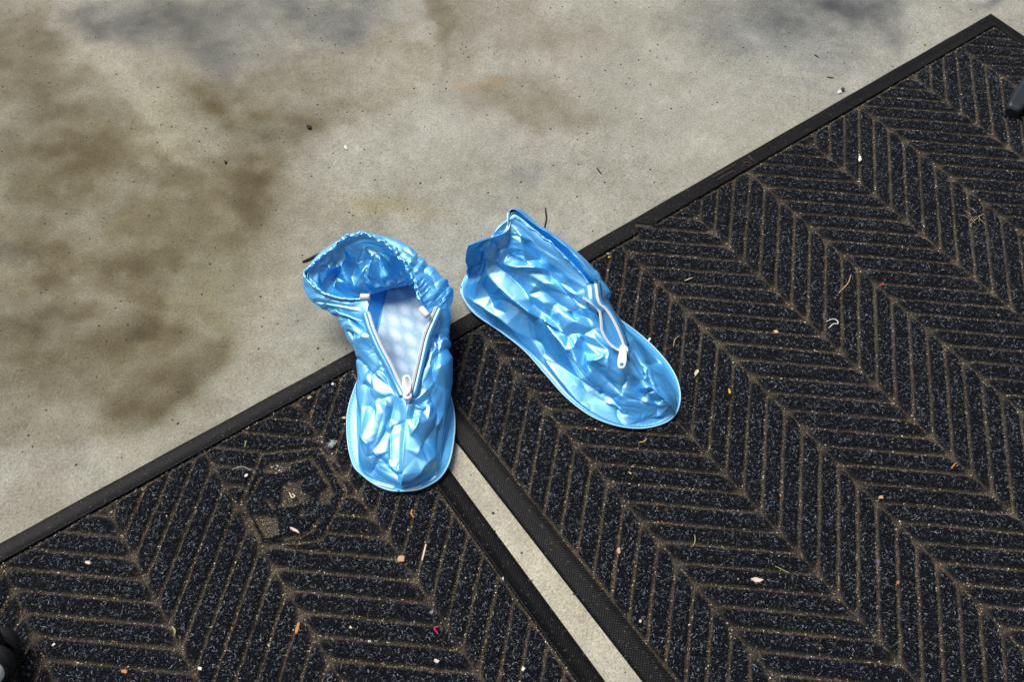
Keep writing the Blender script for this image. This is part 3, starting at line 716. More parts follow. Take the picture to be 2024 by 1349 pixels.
# ---- left overshoe: open, zip undone
def left_shoe():
    org = P(800, 760, .003); root = empty('overshoe', org)
    tag(root, 'blue pearl overshoe with its zip pulled open and the white insole showing', 'overshoe', 'pair of blue plastic overshoes')
    out = [(791, 976), (766, 973), (741, 962), (716, 943), (700, 925), (690, 888), (687, 849), (689, 816), (700, 778), (715, 740), (732, 700), (746, 655), (755, 610), (764, 575), (780, 550), (805, 540), (832, 548), (848, 570),
           (858, 610), (868, 655), (880, 705), (886, 750), (890, 785), (897, 816), (899, 849), (895, 888), (887, 922), (872, 947), (854, 961), (826, 973)]
    op = closed(out, 160)
    if True:
        outline_solid('sole', op, TOP + .0002, TOP + .0024, M_SOLE, root, org)
    wl = np.concatenate([op, np.full((len(op), 1), TOP + .0022)], 1); wl = np.concatenate([wl, wl[:2]])
    tube('welt', wl, .00085, M_WELT, root, 6, org)
    B0 = TOP + .0022
    L = [[(793, 966, B0), (793, 960, .012), (794, 952, .018), (795, 942, .021)],
         [(750, 952, B0), (758, 938, .014), (775, 925, .021), (796, 915, .025)],
         [(714, 931, B0), (722, 905, .017), (755, 890, .025), (798, 882, .029)],
         [(708, 885, B0), (718, 862, .019), (755, 850, .029), (801, 845, .033)],
         [(706, 838, B0), (713, 815, .021), (750, 810, .033), (804, 808, .038)],
         [(706, 797, B0), (706, 765, .023), (740, 765, .037), (800, 785, .040)],
         [(718, 748, B0), (702, 715, .024), (725, 715, .041), (779, 738, .046)],
         [(735, 700, B0), (691, 675, .030), (703, 662, .046), (754, 688, .052)],
         [(747, 652, B0), (668, 637, .034), (668, 625, .049), (735, 645, .058)],
         [(755, 615, B0), (646, 613, .036), (640, 602, .050), (727, 618, .061)],
         [(760, 597, B0), (632, 597, .038), (622, 585, .051), (724, 595, .062)],
         [(762, 585, B0), (622, 582, .040), (610, 570, .052), (665, 589, .060)],
         [(766, 573, B0), (625, 565, .042), (602, 550, .053), (601, 545, .058)],
         [(772, 562, B0), (680, 535, .038), (632, 505, .058), (646, 501, .066)],
         [(785, 550, B0), (730, 510, .036), (686, 472, .062), (690, 467, .072)],
         [(800, 545, B0), (765, 495, .038), (722, 459, .065), (722, 462, .075)]]
    Rr = [[(793, 966, B0), (793, 960, .012), (794, 952, .018), (795, 942, .021)],
          [(838, 958, B0), (832, 945, .014), (815, 930, .021), (796, 915, .025)],
          [(867, 938, B0), (862, 910, .016), (832, 893, .025), (798, 882, .029)],
          [(873, 890, B0), (870, 868, .020), (840, 855, .031), (801, 845, .033)],
          [(879, 840, B0), (882, 815, .023), (855, 812, .036), (804, 808, .038)],
          [(884, 800, B0), (889, 772, .025), (862, 765, .042), (812, 785, .040)],
          [(880, 750, B0), (891, 718, .028), (872, 710, .048), (823, 735, .047)],
          [(871, 700, B0), (892, 678, .032), (876, 655, .052), (836, 686, .054)],
          [(862, 650, B0), (889, 640, .035), (884, 615, .055), (851, 640, .060)],
          [(855, 620, B0), (889, 612, .037), (887, 590, .057), (863, 610, .064)],
          [(850, 605, B0), (891, 598, .038), (890, 572, .056), (840, 620, .066)],
          [(846, 590, B0), (889, 580, .039), (884, 556, .059), (830, 582, .069)],
          [(840, 572, B0), (872, 555, .040), (860, 533, .062), (813, 546, .072)],
          [(832, 558, B0), (842, 528, .040), (828, 503, .066), (791, 509, .074)],
          [(818, 548, B0), (798, 500, .040), (775, 470, .068), (757, 478, .075)],
          [(800, 545, B0), (765, 495, .038), (722, 459, .065), (722, 462, .075)]]
    m = 1.0
    fl = [(A_((390, 80), (330, 290), (225, 510)), .0042, .010, .0022), (A_((322, 150), (275, 290), (215, 495)), .0018, .004, .004),
          (A_((350, 320), (345, 450), (350, 640)), .0034, .005, .003), (A_((345, 318), (400, 305), (465, 283), (540, 280)), .0034, .0016, .006),
          (A_((485, 140), (470, 280), (455, 380), (420, 560), (395, 680)), .0030, .002, .005), (A_((545, 380), (520, 530), (485, 780)), -.0022, .0018, .0018),
          (A_((225, 525), (250, 545), (330, 640), (430, 770)), .0034, .003, .003), (A_((250, 545), (245, 600), (205, 700)), .0028, .003, .003),
          (A_((350, 640), (390, 690), (440, 690), (480, 660)), .0026, .002, .002), (A_((130, 390), (200, 480)), -.003, .004, .003), (A_((170, 560), (240, 540)), .002, .002, .002),
          (A_((110, 0), (160, 15), (225, 32)), .0022, .002, .003), (A_((225, 230), (230, 120), (370, 70)), .002, .006, .004), (A_((130, 180), (190, 170), (240, 240)), .0022, .005, .004),
          (B_((250, 215), (300, 240), (330, 330)), .0035, .004, .003), (B_((330, 345), (400, 300), (440, 235)), .0030, .003, .003), (B_((420, 310), (460, 285)), .0025, .002, .002), (B_((260, 380), (320, 400), (370, 430)), .0024, .002, .003),
          (B_((400, 560), (430, 520), (540, 470)), .0024, .003, .004), (B_((390, 130), (430, 200), (520, 420), (560, 480)), .0026, .002, .003),
          (C_((380, 870), (560, 990), (700, 1080), (840, 1165)), .0056, .006, .009), (C_((505, 1055), (610, 1130), (665, 1245)), .0048, .005, .004), (C_((740, 1000), (800, 1050), (850, 1120)), .0016, .0012, .002),
          (C_((360, 860), (420, 920), (470, 940)), .003, .004, .004), (C_((660, 1250), (760, 1190), (850, 1180)), -.003, .006, .006), (C_((600, 880), (700, 900), (790, 960)), .002, .006, .006)]
    fr = [(A_((640, 40), (700, 140), (775, 240)), .0050, .0035, .0035), (A_((530, 130), (590, 150), (655, 170)), .0036, .003, .002), (A_((600, 180), (600, 215), (660, 175)), .002, .002, .002),
          (A_((775, 240), (750, 400), (730, 700)), .0036, .007, .0025), (A_((640, 770), (660, 735), (700, 700)), .0030, .003, .003), (A_((560, 720), (620, 620), (700, 560)), -.0026, .006, .006),
          (A_((585, 240), (560, 330), (510, 400)), -.0028, .002, .002), (A_((490, 150), (475, 275)), -.002, .0012, .0012), (A_((560, 110), (580, 60), (600, 0)), .0018, .0015, .003),
          (A_((545, 160), (530, 270)), .0022, .002, .002), (A_((600, 480), (660, 400), (740, 300)), .0025, .008, .006), (A_((550, 560), (600, 470)), -.002, .006, .006),
          (B_((830, 245), (880, 190), (960, 120)), .0036, .003, .005), (B_((840, 250), (870, 350), (950, 430)), .0030, .004, .004), (B_((760, 300), (800, 200), (850, 20)), .0022, .0016, .003), (B_((860, 20), (900, 60), (920, 160)), .003, .003, .003),
          (C_((1100, 320), (1270, 440), (1400, 590)), .0050, .006, .006), (C_((1430, 620), (1480, 760), (1550, 870)), .0045, .003, .005), (C_((1180, 500), (1300, 520), (1420, 610)), .0032, .004, .004),
          (C_((1340, 760), (1400, 700), (1440, 690)), .0030, .004, .003), (C_((1400, 1175), (1480, 1150), (1570, 1125)), .0050, .0022, .007), (C_((1430, 1180), (1440, 1260), (1420, 1330)), .0030, .002, .003),
          (C_((1500, 700), (1545, 690), (1560, 800)), .003, .003, .003), (C_((1250, 480), (1180, 510), (1230, 620)), -.003, .005, .004), (C_((1390, 900), (1430, 820), (1500, 900)), .0025, .003, .003), (C_((1440, 930), (1520, 1050), (1540, 1120)), .0028, .003, .003)]
    GL = film(L, 440, 124, fl, False, 50, pleat=(.0009, .86)); GR = film(Rr, 440, 124, fr, True, 80, pleat=(.0014, .64))
    GR[0] = GL[0]; GR[-1] = GL[-1]; k = 100                      # join the halves: heel, toe centre line
    up = grids_to_obj('upper', [(GL, False), (GR, True)], M_VIN, root, org)
    # lining: the inside of the heel, sagging over the back of the insole
    LN = [[(723, 592, .060), (716, 592, .05), (706, 591, .04), (698, 588, .033)], [(660, 588, .059), (666, 586, .046), (681, 587, .037), (702, 589, .029)],
          [(608, 549, .057), (640, 560, .041), (676, 576, .030), (714, 588, .024)], [(640, 498, .065), (668, 528, .046), (696, 561, .033), (737, 582, .019)],
          [(690, 468, .071), (706, 510, .050), (727, 550, .036), (754, 577, .019)], [(722, 463, .074), (736, 500, .055), (753, 545, .038), (776, 571, .019)],
          [(757, 478, .074), (770, 507, .058), (786, 545, .040), (796, 568, .020)], [(791, 509, .073), (797, 530, .056), (803, 552, .038), (806, 564, .022)], [(815, 547, .071), (815, 556, .056), (813, 562, .045), (809, 564, .033)]]
    ll = [(C_((570, 330), (585, 420), (530, 530), (590, 640), (650, 750)), .0050, .004, .004), (C_((340, 520), (440, 522), (530, 512)), .0036, .002, .003), (C_((530, 540), (440, 700), (415, 780)), -.0045, .004, .004),
          (C_((500, 620), (470, 700), (470, 770)), .0036, .003, .004), (C_((830, 460), (760, 560), (700, 660), (650, 740)), .0042, .004, .003), (C_((840, 450), (820, 560), (780, 640)), .0044, .003, .003), (C_((910, 380), (990, 520), (1080, 670)), .0046, .003, .003),
          (C_((820, 600), (850, 680), (940, 665), (1030, 690)), .0048, .003, .003), (C_((700, 460), (690, 520), (650, 610)), -.003, .004, .004), (C_((880, 380), (830, 440)), .004, .005, .005), (C_((580, 460), (700, 460), (800, 460)), -.0024, .004, .004),
          (C_((1000, 470), (1060, 560), (1150, 650)), -.003, .003, .003), (C_((900, 480), (960, 500)), .003, .003, .003), (C_((420, 500), (480, 460)), .003, .003, .003), (C_((330, 560), (300, 640), (330, 720)), .003, .006, .004)]
    GN = film(LN, 300, 110, ll, True, 120, .0011, (0, 0))
    # hem turned under
    hem = GN[:, -1]; sh = np.array([0.0, 0, 0]); tuck = hem + (P(770, 552, 0) - P(770, 575, 0)) * np.array([1, 1, 0]) + np.array([0, 0, -.010]); tuck[:, 2] = np.maximum(tuck[:, 2], TOP + .003)
    GT = np.stack([hem * (1 - s) + tuck * s + np.array([0, 0, -.003 * math.sin(math.pi * s)]) for s in np.linspace(0, 1, 8)], 1)
    grids_to_obj('heel_lining', [(GN, True), (GT, True)], M_LIN, root, org)
    # insole inside
    tg = np.roll(op, -3, 0) - np.roll(op, 3, 0); tg /= np.linalg.norm(tg, axis=1)[:, None]; nr = np.stack([-tg[:, 1], tg[:, 0]], 1)
    if ((op.mean(0) - op) * nr).sum() < 0: nr = -nr
    ins = np.interp(pix(np.concatenate([op, np.zeros((160, 1))], 1))[:, 1], [600, 740, 790], [.002, .003, .014]); ip = op + nr * ins[:, None]
    outline_solid('insole', ip, TOP + .0025, TOP + .0036, M_INS, root, org)
    # gathered elastic rim
    rim = PP(np.array([(723, 592, .062), (690, 592, .061), (660, 587, .060), (630, 574, .059), (602, 546, .058), (609, 531, .060), (646, 501, .066), (669, 481, .070), (690, 467, .073), (722, 463, .076), (757, 478, .076), (775, 492, .075), (791, 509, .075), (805, 530, .073), (815, 547, .072), (826, 575, .070), (833, 600, .068), (838, 616, .067)]))
    rp = arclen(crom(rim, 240), 420); s = np.arange(420)
    gat = noise(np.stack([s * .16, 0 * s, 0 * s], 1), 3); g2 = noise(np.stack([s * .16, 0 * s + 9, 0 * s], 1), 4)
    inten = np.interp(s, [0, 70, 95, 130, 150, 200, 419], [.15, .25, .6, .45, 1, 1, 1])
    rp = rp + np.stack([gat * .0015 * inten, g2 * .0015 * inten, gat * g2 * .0022 * inten], 1)
    v, f = tube_vf(rp, .0012 + .0007 * np.abs(gat) * inten, 12)
    nn = len(rp) * 12; a = np.tile(np.arange(12), len(rp)); ss = np.repeat(s, 12)
    pl = noise(np.stack([ss * .33, a * .9, 0 * a], 1), 8) * .0016 * np.repeat(inten, 12)
    ctr = np.repeat(rp, 12, 0); d = v[:nn] - ctr; v[:nn] += d / (np.linalg.norm(d, axis=1)[:, None] + 1e-9) * pl[:, None]
    mesh('elastic_rim', v, f, M_VIN, root, org=org)
    # seam ledge outside the rim on the right
    st = on_film(GR, C_((1170, 520), (1240, 630), (1290, 760), (1330, 890))); stitches('rim_stitching', st, root, org, M_WELT, 26)
    # white end caps of the rim cord
    for (a, b2) in (((712, 587, .0625), (731, 588, .0625)), ((832, 609, .0675), (846, 626, .0665))):
        p0, p1 = P(*a), P(*b2); d = p1 - p0
        pp = np.stack([p0, p0 + d * .05, p0 + d * .93, p1, p1 - d * .02, p1 - d * .25]); tube('cord_cap', pp, [.0026, .0034, .0034, .0030, .0018, .0016], M_WHITE, root, 18, org)
    # zip
    zl = PP(np.array([(727, 617, .0622), (731, 630, .0605), (738, 652, .0580), (754, 688, .0535), (772, 722, .049), (790, 760, .0435), (801, 782, .0420)]))
    zr = PP(np.array([(864, 607, .0652), (860, 615, .0640), (849, 640, .0612), (839, 665, .058), (832, 695, .0545), (824, 730, .050), (815, 768, .0450), (810, 782, .0425)]))
    zip_side(zl, root, org, -1); zip_side(zr, root, org, 1)
    off = lambda p, dx, dy, dz: PP(np.concatenate([pix(p) + np.array([dx, dy]), p[:, 2:] + dz], 1))
    ribbon('zip_tape', off(zl, -1, 0, -.0006), off(zl, -12, 4, -.0022), M_TAPE, root, org)
    ribbon('zip_tape', off(zr, 1, 0, -.0006), off(zr, 12, 4, -.0012), M_TAPE, root, org)
    slider(root, org, P(805, 782, .0445), P(806, 795, .043) - P(804, 770, .0445), P(804, 738, .0455) - P(805, 776, .047), CAM - P(805, 782, .044))
    # flat glued patches at the toe
    for q in ([(737, 950), (782, 962), (776, 967), (742, 958)], [(800, 967), (832, 958), (834, 963), (806, 972)]):
        b = Bag(); v = [P(x, y, B0 + .0010) for x, y in q] + [P(x, y, B0 - .0005) for x, y in q]
        b.add(v, [(3, 2, 1, 0), (4, 5, 6, 7), (0, 1, 5, 4), (1, 2, 6, 5), (2, 3, 7, 6), (3, 0, 4, 7)]); b.build('toe_patch', M_WELT, root, smooth=False, org=org)
    # edge stitching of the sole flange
    c2 = op.mean(0); sp = c2 + (op - c2) * .965
    sel = np.concatenate([np.arange(160), [0]]); stitches('sole_stitching', np.concatenate([sp[sel], np.full((161, 1), TOP + .0024)], 1)[:161], root, org, plain('stitch_blue', (.12, .42, .72), .5), 150, .0002)
    # transparent scrap folded at the right zip
    return root

# ---- right overshoe: upper collapsed, zip half shut
def right_shoe():
    org = P(1120, 680, .003); root = empty('overshoe', org)
    tag(root, 'blue pearl overshoe with collapsed upper and pull tab lying on its toe', 'overshoe', 'pair of blue plastic overshoes')
    out = [(912, 572), (915, 592), (938, 625), (988, 660), (1036, 698), (1078, 745), (1118, 790), (1165, 826), (1215, 846), (1265, 852), (1308, 843), (1332, 826), (1342, 800), (1341, 772), (1330, 742), (1306, 708), (1270, 672), (1228, 640), (1195, 618), (1160, 600), (1110, 575), (1060, 548), (1010, 525), (965, 520), (930, 538)]
    op = closed(out, 160)
    outline_solid('sole', op, TOP + .0002, TOP + .0024, M_SOLE, root, org)
    wl = np.concatenate([op, np.full((len(op), 1), TOP + .0022)], 1); wl = np.concatenate([wl, wl[:2]])
    tube('welt', wl, .00085, M_WELT, root, 6, org)
    B0 = TOP + .0022
    L = [[(1334, 822, B0), (1331, 810, .014), (1322, 799, .022), (1310, 788, .026)], [(1292, 842, B0), (1288, 822, .012), (1288, 796, .022), (1292, 770, .030)], [(1232, 843, B0), (1232, 820, .010), (1240, 780, .026), (1268, 745, .035)],
         [(1172, 820, B0), (1180, 792, .012), (1202, 748, .031), (1248, 718, .040)], [(1123, 785, B0), (1136, 750, .016), (1164, 706, .036), (1224, 695, .044)], [(1083, 741, B0), (1100, 702, .021), (1133, 660, .043), (1199, 668, .048)],
         [(1042, 697, B0), (1064, 656, .026), (1103, 615, .051), (1189, 634, .055)], [(1003, 664, B0), (1028, 618, .031), (1073, 570, .059), (1172, 606, .064)], [(968, 641, B0), (997, 588, .035), (1046, 528, .067), (1166, 560, .074)],
         [(942, 618, B0), (968, 560, .039), (1016, 498, .073), (1112, 500, .085)], [(925, 600, B0), (946, 540, .042), (988, 478, .078), (1060, 456, .090)], [(917, 586, B0), (932, 528, .044), (968, 474, .081), (1016, 424, .094)],
         [(915, 572, B0), (926, 530, .044), (962, 480, .078), (1004, 455, .089)], [(921, 555, B0), (923, 525, .046), (940, 492, .074), (962, 473, .086)], [(945, 535, B0), (922, 522, .048), (922, 500, .072), (927, 484, .085)]]
    Rr = [[(1334, 822, B0), (1331, 810, .014), (1322, 799, .022), (1310, 788, .026)], [(1341, 798, B0), (1334, 785, .014), (1318, 775, .024), (1292, 770, .030)], [(1338, 770, B0), (1318, 757, .019), (1295, 745, .031), (1268, 745, .035)],
          [(1314, 724, B0), (1292, 720, .020), (1272, 708, .034), (1248, 718, .040)], [(1278, 684, B0), (1265, 684, .021), (1252, 674, .037), (1238, 693, .044)], [(1243, 655, B0), (1239, 652, .023), (1234, 642, .042), (1227, 668, .048)],
          [(1210, 630, B0), (1212, 622, .026), (1212, 614, .047), (1214, 634, .055)], [(1180, 612, B0), (1196, 600, .030), (1199, 588, .055), (1190, 606, .063)], [(1150, 598, B0), (1190, 582, .034), (1204, 576, .060), (1181, 565, .073)],
          [(1110, 575, B0), (1150, 538, .038), (1174, 528, .070), (1172, 545, .082)], [(1060, 548, B0), (1092, 500, .042), (1120, 484, .076), (1120, 488, .088)], [(1010, 527, B0), (1034, 470, .046), (1052, 434, .082), (1060, 445, .092)],
          [(985, 523, B0), (1002, 465, .050), (1010, 418, .088), (1012, 414, .099)], [(962, 522, B0), (975, 490, .055), (985, 465, .080), (1001, 452, .088)], [(945, 535, B0), (922, 522, .048), (922, 500, .072), (927, 484, .085)]]
    fl = [(D_((560, 555), (680, 600), (800, 655)), .0046, .004, .003), (D_((620, 330), (615, 430), (560, 555)), .0042, .003, .004), (D_((580, 658), (720, 690), (840, 690), (970, 710)), -.0045, .003, .002), (D_((590, 690), (700, 712), (800, 705)), .0026, .003, .003),
          (D_((640, 260), (760, 420), (860, 560), (980, 715), (1060, 800), (1180, 940), (1260, 1040), (1390, 1110)), .0050, .005, .007), (D_((700, 330), (760, 440), (800, 640)), -.003, .004, .004),
          (D_((390, 610), (560, 730), (740, 890), (830, 1010)), .0040, .003, .009), (D_((430, 760), (640, 950), (900, 1150), (1150, 1340)), -.0065, .012, .009), (D_((820, 960), (930, 915), (1000, 980), (1170, 1110), (1240, 1140), (1400, 1190), (1540, 1245)), .0055, .006, .004),
          (D_((830, 970), (840, 1040), (960, 1150), (1160, 1330)), .0042, .006, .004), (D_((360, 550), (320, 680), (240, 860)), .0042, .003, .004), (D_((390, 410), (400, 470), (330, 640)), .0040, .003, .003), (D_((400, 590), (350, 720), (320, 830)), .003, .003, .003), (D_((320, 830), (400, 960), (480, 1100)), .003, .006, .008),
          (D_((180, 960), (400, 1080), (560, 1190), (720, 1340)), -.0035, .004, .004), (D_((440, 430), (500, 500), (480, 600), (550, 560)), .0036, .003, .003), (D_((500, 640), (580, 640)), .002, .002, .002), (D_((990, 720), (1030, 800), (1070, 850)), .0032, .003, .003),
          (D_((1010, 640), (1030, 720), (1180, 760)), .003, .005, .005), (D_((1210, 800), (1230, 880), (1300, 960)), .003, .004, .004), (D_((1240, 940), (1300, 1040), (1400, 1110)), .0036, .003, .003), (D_((560, 1000), (700, 1080), (860, 1220)), .0028, .004, .004), (D_((180, 1000), (300, 1150), (480, 1290)), .002, .004, .004),
          (D_((1160, 1140), (1250, 1130), (1340, 1100)), .003, .002, .003), (D_((800, 760), (820, 900), (850, 940)), .0016, .004, .004), (D_((880, 880), (960, 850)), .002, .002, .003), (D_((670, 240), (850, 410), (1010, 570)), .0014, .002, .002),
          (E_((270, 430), (410, 430), (430, 540), (450, 660), (500, 745)), .0046, .007, .003), (E_((0, 200), (130, 330), (280, 440), (360, 520)), .0034, .003, .006), (E_((460, 655), (560, 640), (630, 590)), -.0040, .003, .004), (E_((640, 560), (640, 740)), -.003, .003, .003), (E_((380, 480), (340, 560), (310, 610)), -.0025, .004, .004),
          (E_((530, 690), (620, 800), (720, 900), (800, 990)), .0034, .003, .004), (E_((510, 830), (580, 920), (650, 965), (740, 940)), .0040, .002, .003), (E_((105, 625), (300, 740), (450, 850), (640, 970), (790, 1090)), .0044, .003, .008), (E_((130, 330), (250, 470), (430, 700), (560, 900)), -.0045, .006, .005),
          (E_((840, 760), (880, 870), (960, 1000)), .0050, .004, .004), (E_((830, 760), (770, 850), (750, 930)), .0034, .003, .003), (E_((750, 940), (850, 980), (960, 1000)), .003, .002, .004), (E_((960, 1000), (980, 900), (1080, 880)), .0034, .003, .003), (E_((980, 920), (1050, 1040), (1060, 1120)), .0038, .003, .003), (E_((1050, 1030), (1120, 960), (1180, 910)), .0032, .003, .003),
          (E_((930, 880), (1040, 865), (1110, 850)), -.0030, .002, .002), (E_((590, 340), (600, 440), (640, 500), (720, 560)), .0030, .002, .003), (E_((670, 1020), (770, 1095), (800, 1080)), .0032, .003, .003), (E_((640, 1010), (720, 1080), (790, 1110)), .0022, .002, .002), (E_((920, 1130), (1080, 1130), (1190, 1100)), .0026, .003, .003), (E_((0, 460), (80, 520), (110, 640)), .0028, .003, .003), (E_((380, 850), (560, 980), (760, 1060)), .0022, .004, .004),
          (E_((600, 330), (700, 380)), .002, .002, .003), (E_((400, 450), (520, 380), (585, 335)), .003, .004, .003), (E_((780, 780), (830, 760)), .003, .002, .002), (E_((1080, 1110), (1190, 1100)), .002, .002, .002)]
    fr = [(E_((720, 350), (860, 540), (960, 690), (1040, 870)), .0034, .003, .0022), (E_((800, 650), (870, 720), (950, 770), (980, 700)), .0030, .003, .003), (E_((960, 790), (1020, 860), (1100, 850)), .003, .003, .003), (E_((1010, 720), (1100, 850), (1190, 910)), .0030, .003, .003), (E_((830, 480), (960, 650), (1110, 660)), .0024, .006, .006),
          (D_((760, 190), (880, 370), (1040, 480)), .004, .004, .004), (D_((1000, 440), (1180, 560), (1380, 690)), -.003, .003, .003), (D_((1430, 680), (1500, 780), (1550, 850)), .003, .003, .003), (E_((810, 580), (870, 560)), .003, .002, .002), (E_((1000, 640), (1110, 660)), .002, .004, .003)]
    GL = film(L, 460, 144, fl, False, 150, .0010); GR = film(Rr, 440, 104, fr, True, 180, .0010)
    GR[0] = crom(GL[0], 104); GR[-1] = crom(GL[-1], 104)
    grids_to_obj('upper', [(GL, False), (GR, True)], M_VIN, root, org)
    # lining between the near rim and the far wall
    top = [(1181, 566, .073), (1172, 548, .082), (1120, 489, .088), (1060, 446, .092), (1016, 420, .096), (1003, 453, .088)]
    nr = [(1166, 562, .073), (1112, 502, .084), (1085, 478, .087), (1060, 458, .089), (1017, 426, .093), (1002, 457, .087)]
    a, b = crom(PP(np.array(top)), 90), crom(PP(np.array(nr)), 90); mid = (a + b) / 2 + np.array([0, 0, -.018])
    GNl = crom(np.stack([a, a * .7 + mid * .3, mid, b * .7 + mid * .3, b], 1), 24, 1)
    GNl = GNl + noise(GNl * 120, 5)[..., None] * np.array([0, 0, .0012])
    grids_to_obj('heel_lining', [(GNl, False)], M_LIN, root, org)
    # near rim hem with its row of stitches
    hem = on_film(GL, [(1170, 566), (1140, 530), (1110, 502), (1085, 478), (1060, 458), (1035, 438), (1017, 426)], .0012)
    rp = arclen(crom(hem, 90), 120); rp = rp + noise(rp * 110, 6)[:, None] * np.array([.0013, .0013, .0012])
    tube('elastic_rim', rp, .0010 + .0004 * noise(np.arange(120)[:, None] * np.array([.3, 0, 0]), 3), M_VIN, root, 10, org)
    stitches('rim_stitching', on_film(GL, D_((670, 235), (760, 320), (860, 430), (960, 520), (1030, 580), (1140, 650), (1240, 740), (1300, 790)), .0008), root, org, M_WELT, 60)
    # white drawstring end at the heel tip
    tube('drawstring', np.array([P(1004, 421, .0975), P(1003, 432, .0955), P(1005, 447, .0925)]), .0009, M_WHITE, root, 8, org)
    # zip: right row rises free of the flap, left row half hidden
    zr = PP(np.array([(1176, 561, .0760), (1178, 575, .0750), (1180, 590, .0730), (1186, 603, .0700), (1198, 614, .0665), (1210, 632, .0620), (1220, 652, .0575), (1228, 672, .0530), (1233, 688, .0490)]))
    zl = PP(np.array([(1152, 588, .0730), (1166, 597, .0700), (1180, 607, .0670), (1187, 618, .0645), (1190, 640, .060), (1192, 656, .0565), (1203, 676, .0525), (1216, 688, .0500), (1226, 693, .0485)]))
    zip_side(zr, root, org, -1); zip_side(zl, root, org, 1)
    off = lambda p, dx, dy, dz: PP(np.concatenate([pix(p) + np.array([dx, dy]), p[:, 2:] + dz], 1))
    ribbon('zip_tape', off(zr, 1, 0, -.0006), off(zr, 11, -4, -.003), M_TAPE, root, org)
    ribbon('zip_tape', off(zr[:5], -1, 0, -.0006), off(zr[:5], -22, 6, -.004), M_TAPE, root, org)
    za, zb = crom(zr, 40), crom(zl, 40); TG = np.stack([za * (1 - t) + zb * t - np.array([0, 0, .0012 + .004 * math.sin(math.pi * t)]) for t in np.linspace(0, 1, 9)], 1)
    grids_to_obj('zip_tongue', [(TG, False)], M_TAPE, root, org, .0004)
    slider(root, org, P(1233, 692, .0500), P(1236, 702, .0485) - P(1229, 682, .0505), P(1228, 738, .0480) - P(1233, 696, .0515), CAM - P(1233, 692, .049))
    c2 = op.mean(0); sp = c2 + (op - c2) * .97
    stitches('sole_stitching', np.concatenate([np.concatenate([sp, sp[:1]]), np.full((161, 1), TOP + .0024)], 1), root, org, plain('stitch_blue', (.12, .42, .72), .5), 150, .0002)
    return root

left_shoe(); right_shoe()

# ------------------------------------------------------------------ litter on the mats and the concrete
def litter_mat(c, i):
    return plain('litter_%d' % i if False else 'litter', c, .75, var=.3, scale=1500)
_lm = {}
def lmat(c):
    if c not in _lm: _lm[c] = litter_mat(c, len(_lm))
    return _lm[c]

def chip(name, px, py, lp, wp, ang, col, z, thick=.0006, seed=0, n=9):
    r = np.random.default_rng(int(px * 7 + py)); c = P(px, py, z)
    ex = P(px + 1, py, z) - c; ey = P(px, py - 1, z) - c; a = math.radians(ang)
    d = ex * math.cos(a) + ey * math.sin(a); s = -ex * math.sin(a) + ey * math.cos(a)
    t = np.sort(r.uniform(0, 2 * math.pi, n) * .25 + np.arange(n) * 2 * math.pi / n * .75 + .3)
    rr = r.uniform(.78, 1.08, n)
    o2 = np.stack([np.cos(t) * rr * lp / 2, np.sin(t) * rr * wp / 2], 1)
    V = []
    for k, zz in ((.9, 0), (1, thick * .4), (.82, thick)):
        for q in o2: V.append(d * q[0] * k + s * q[1] * k + np.array([0, 0, zz + (q[0] / lp) ** 2 * thick * 1.4]))
    f = [(k * n + i, k * n + (i + 1) % n, (k + 1) * n + (i + 1) % n, (k + 1) * n + i) for k in range(2) for i in range(n)]
    f += [tuple(range(2 * n, 3 * n)), tuple(range(n))[::-1]]
    b = Bag(); b.add(V, f); o = b.build(name, lmat(col), None, smooth=False); o.location = c; return o

def straw(name, pts, rad, col, z):
    c = P(pts[0][0], pts[0][1], z); q = np.array([P(x, y, z + .0004 * math.sin(i * 2.1)) for i, (x, y) in enumerate(pts)])
    q = arclen(crom(q, 24), 16); r = rad * (0.65 + .5 * np.sin(np.linspace(.35, 2.8, 16)))
    o = tube(name, q, r, lmat(col), None, 6, c); o.location = c; return o

def fluff(name, px, py, rp, col, z, n=60, rad=.00010):
    r = np.random.default_rng(int(px + py)); c = P(px, py, z); k = np.linalg.norm(P(px + 1, py, z) - c); b = Bag()
    for i in range(n):
        p = np.array([0, 0, .0004]) + r.normal(0, .34, 3) * rp * k * np.array([1, .6, .25]); q = [p]; d = r.normal(0, 1, 3) * np.array([1, 1, .25])
        for j in range(6): d = d + r.normal(0, .7, 3) * np.array([1, 1, .3]); q.append(q[-1] + d / np.linalg.norm(d) * rp * k * .11)
        q = np.array(q); q[:, 2] = np.abs(q[:, 2]); v, f = tube_vf(q, rad, 4, cap=False); b.add(v, f)
    o = b.build(name, lmat(col)); o.location = c; return o

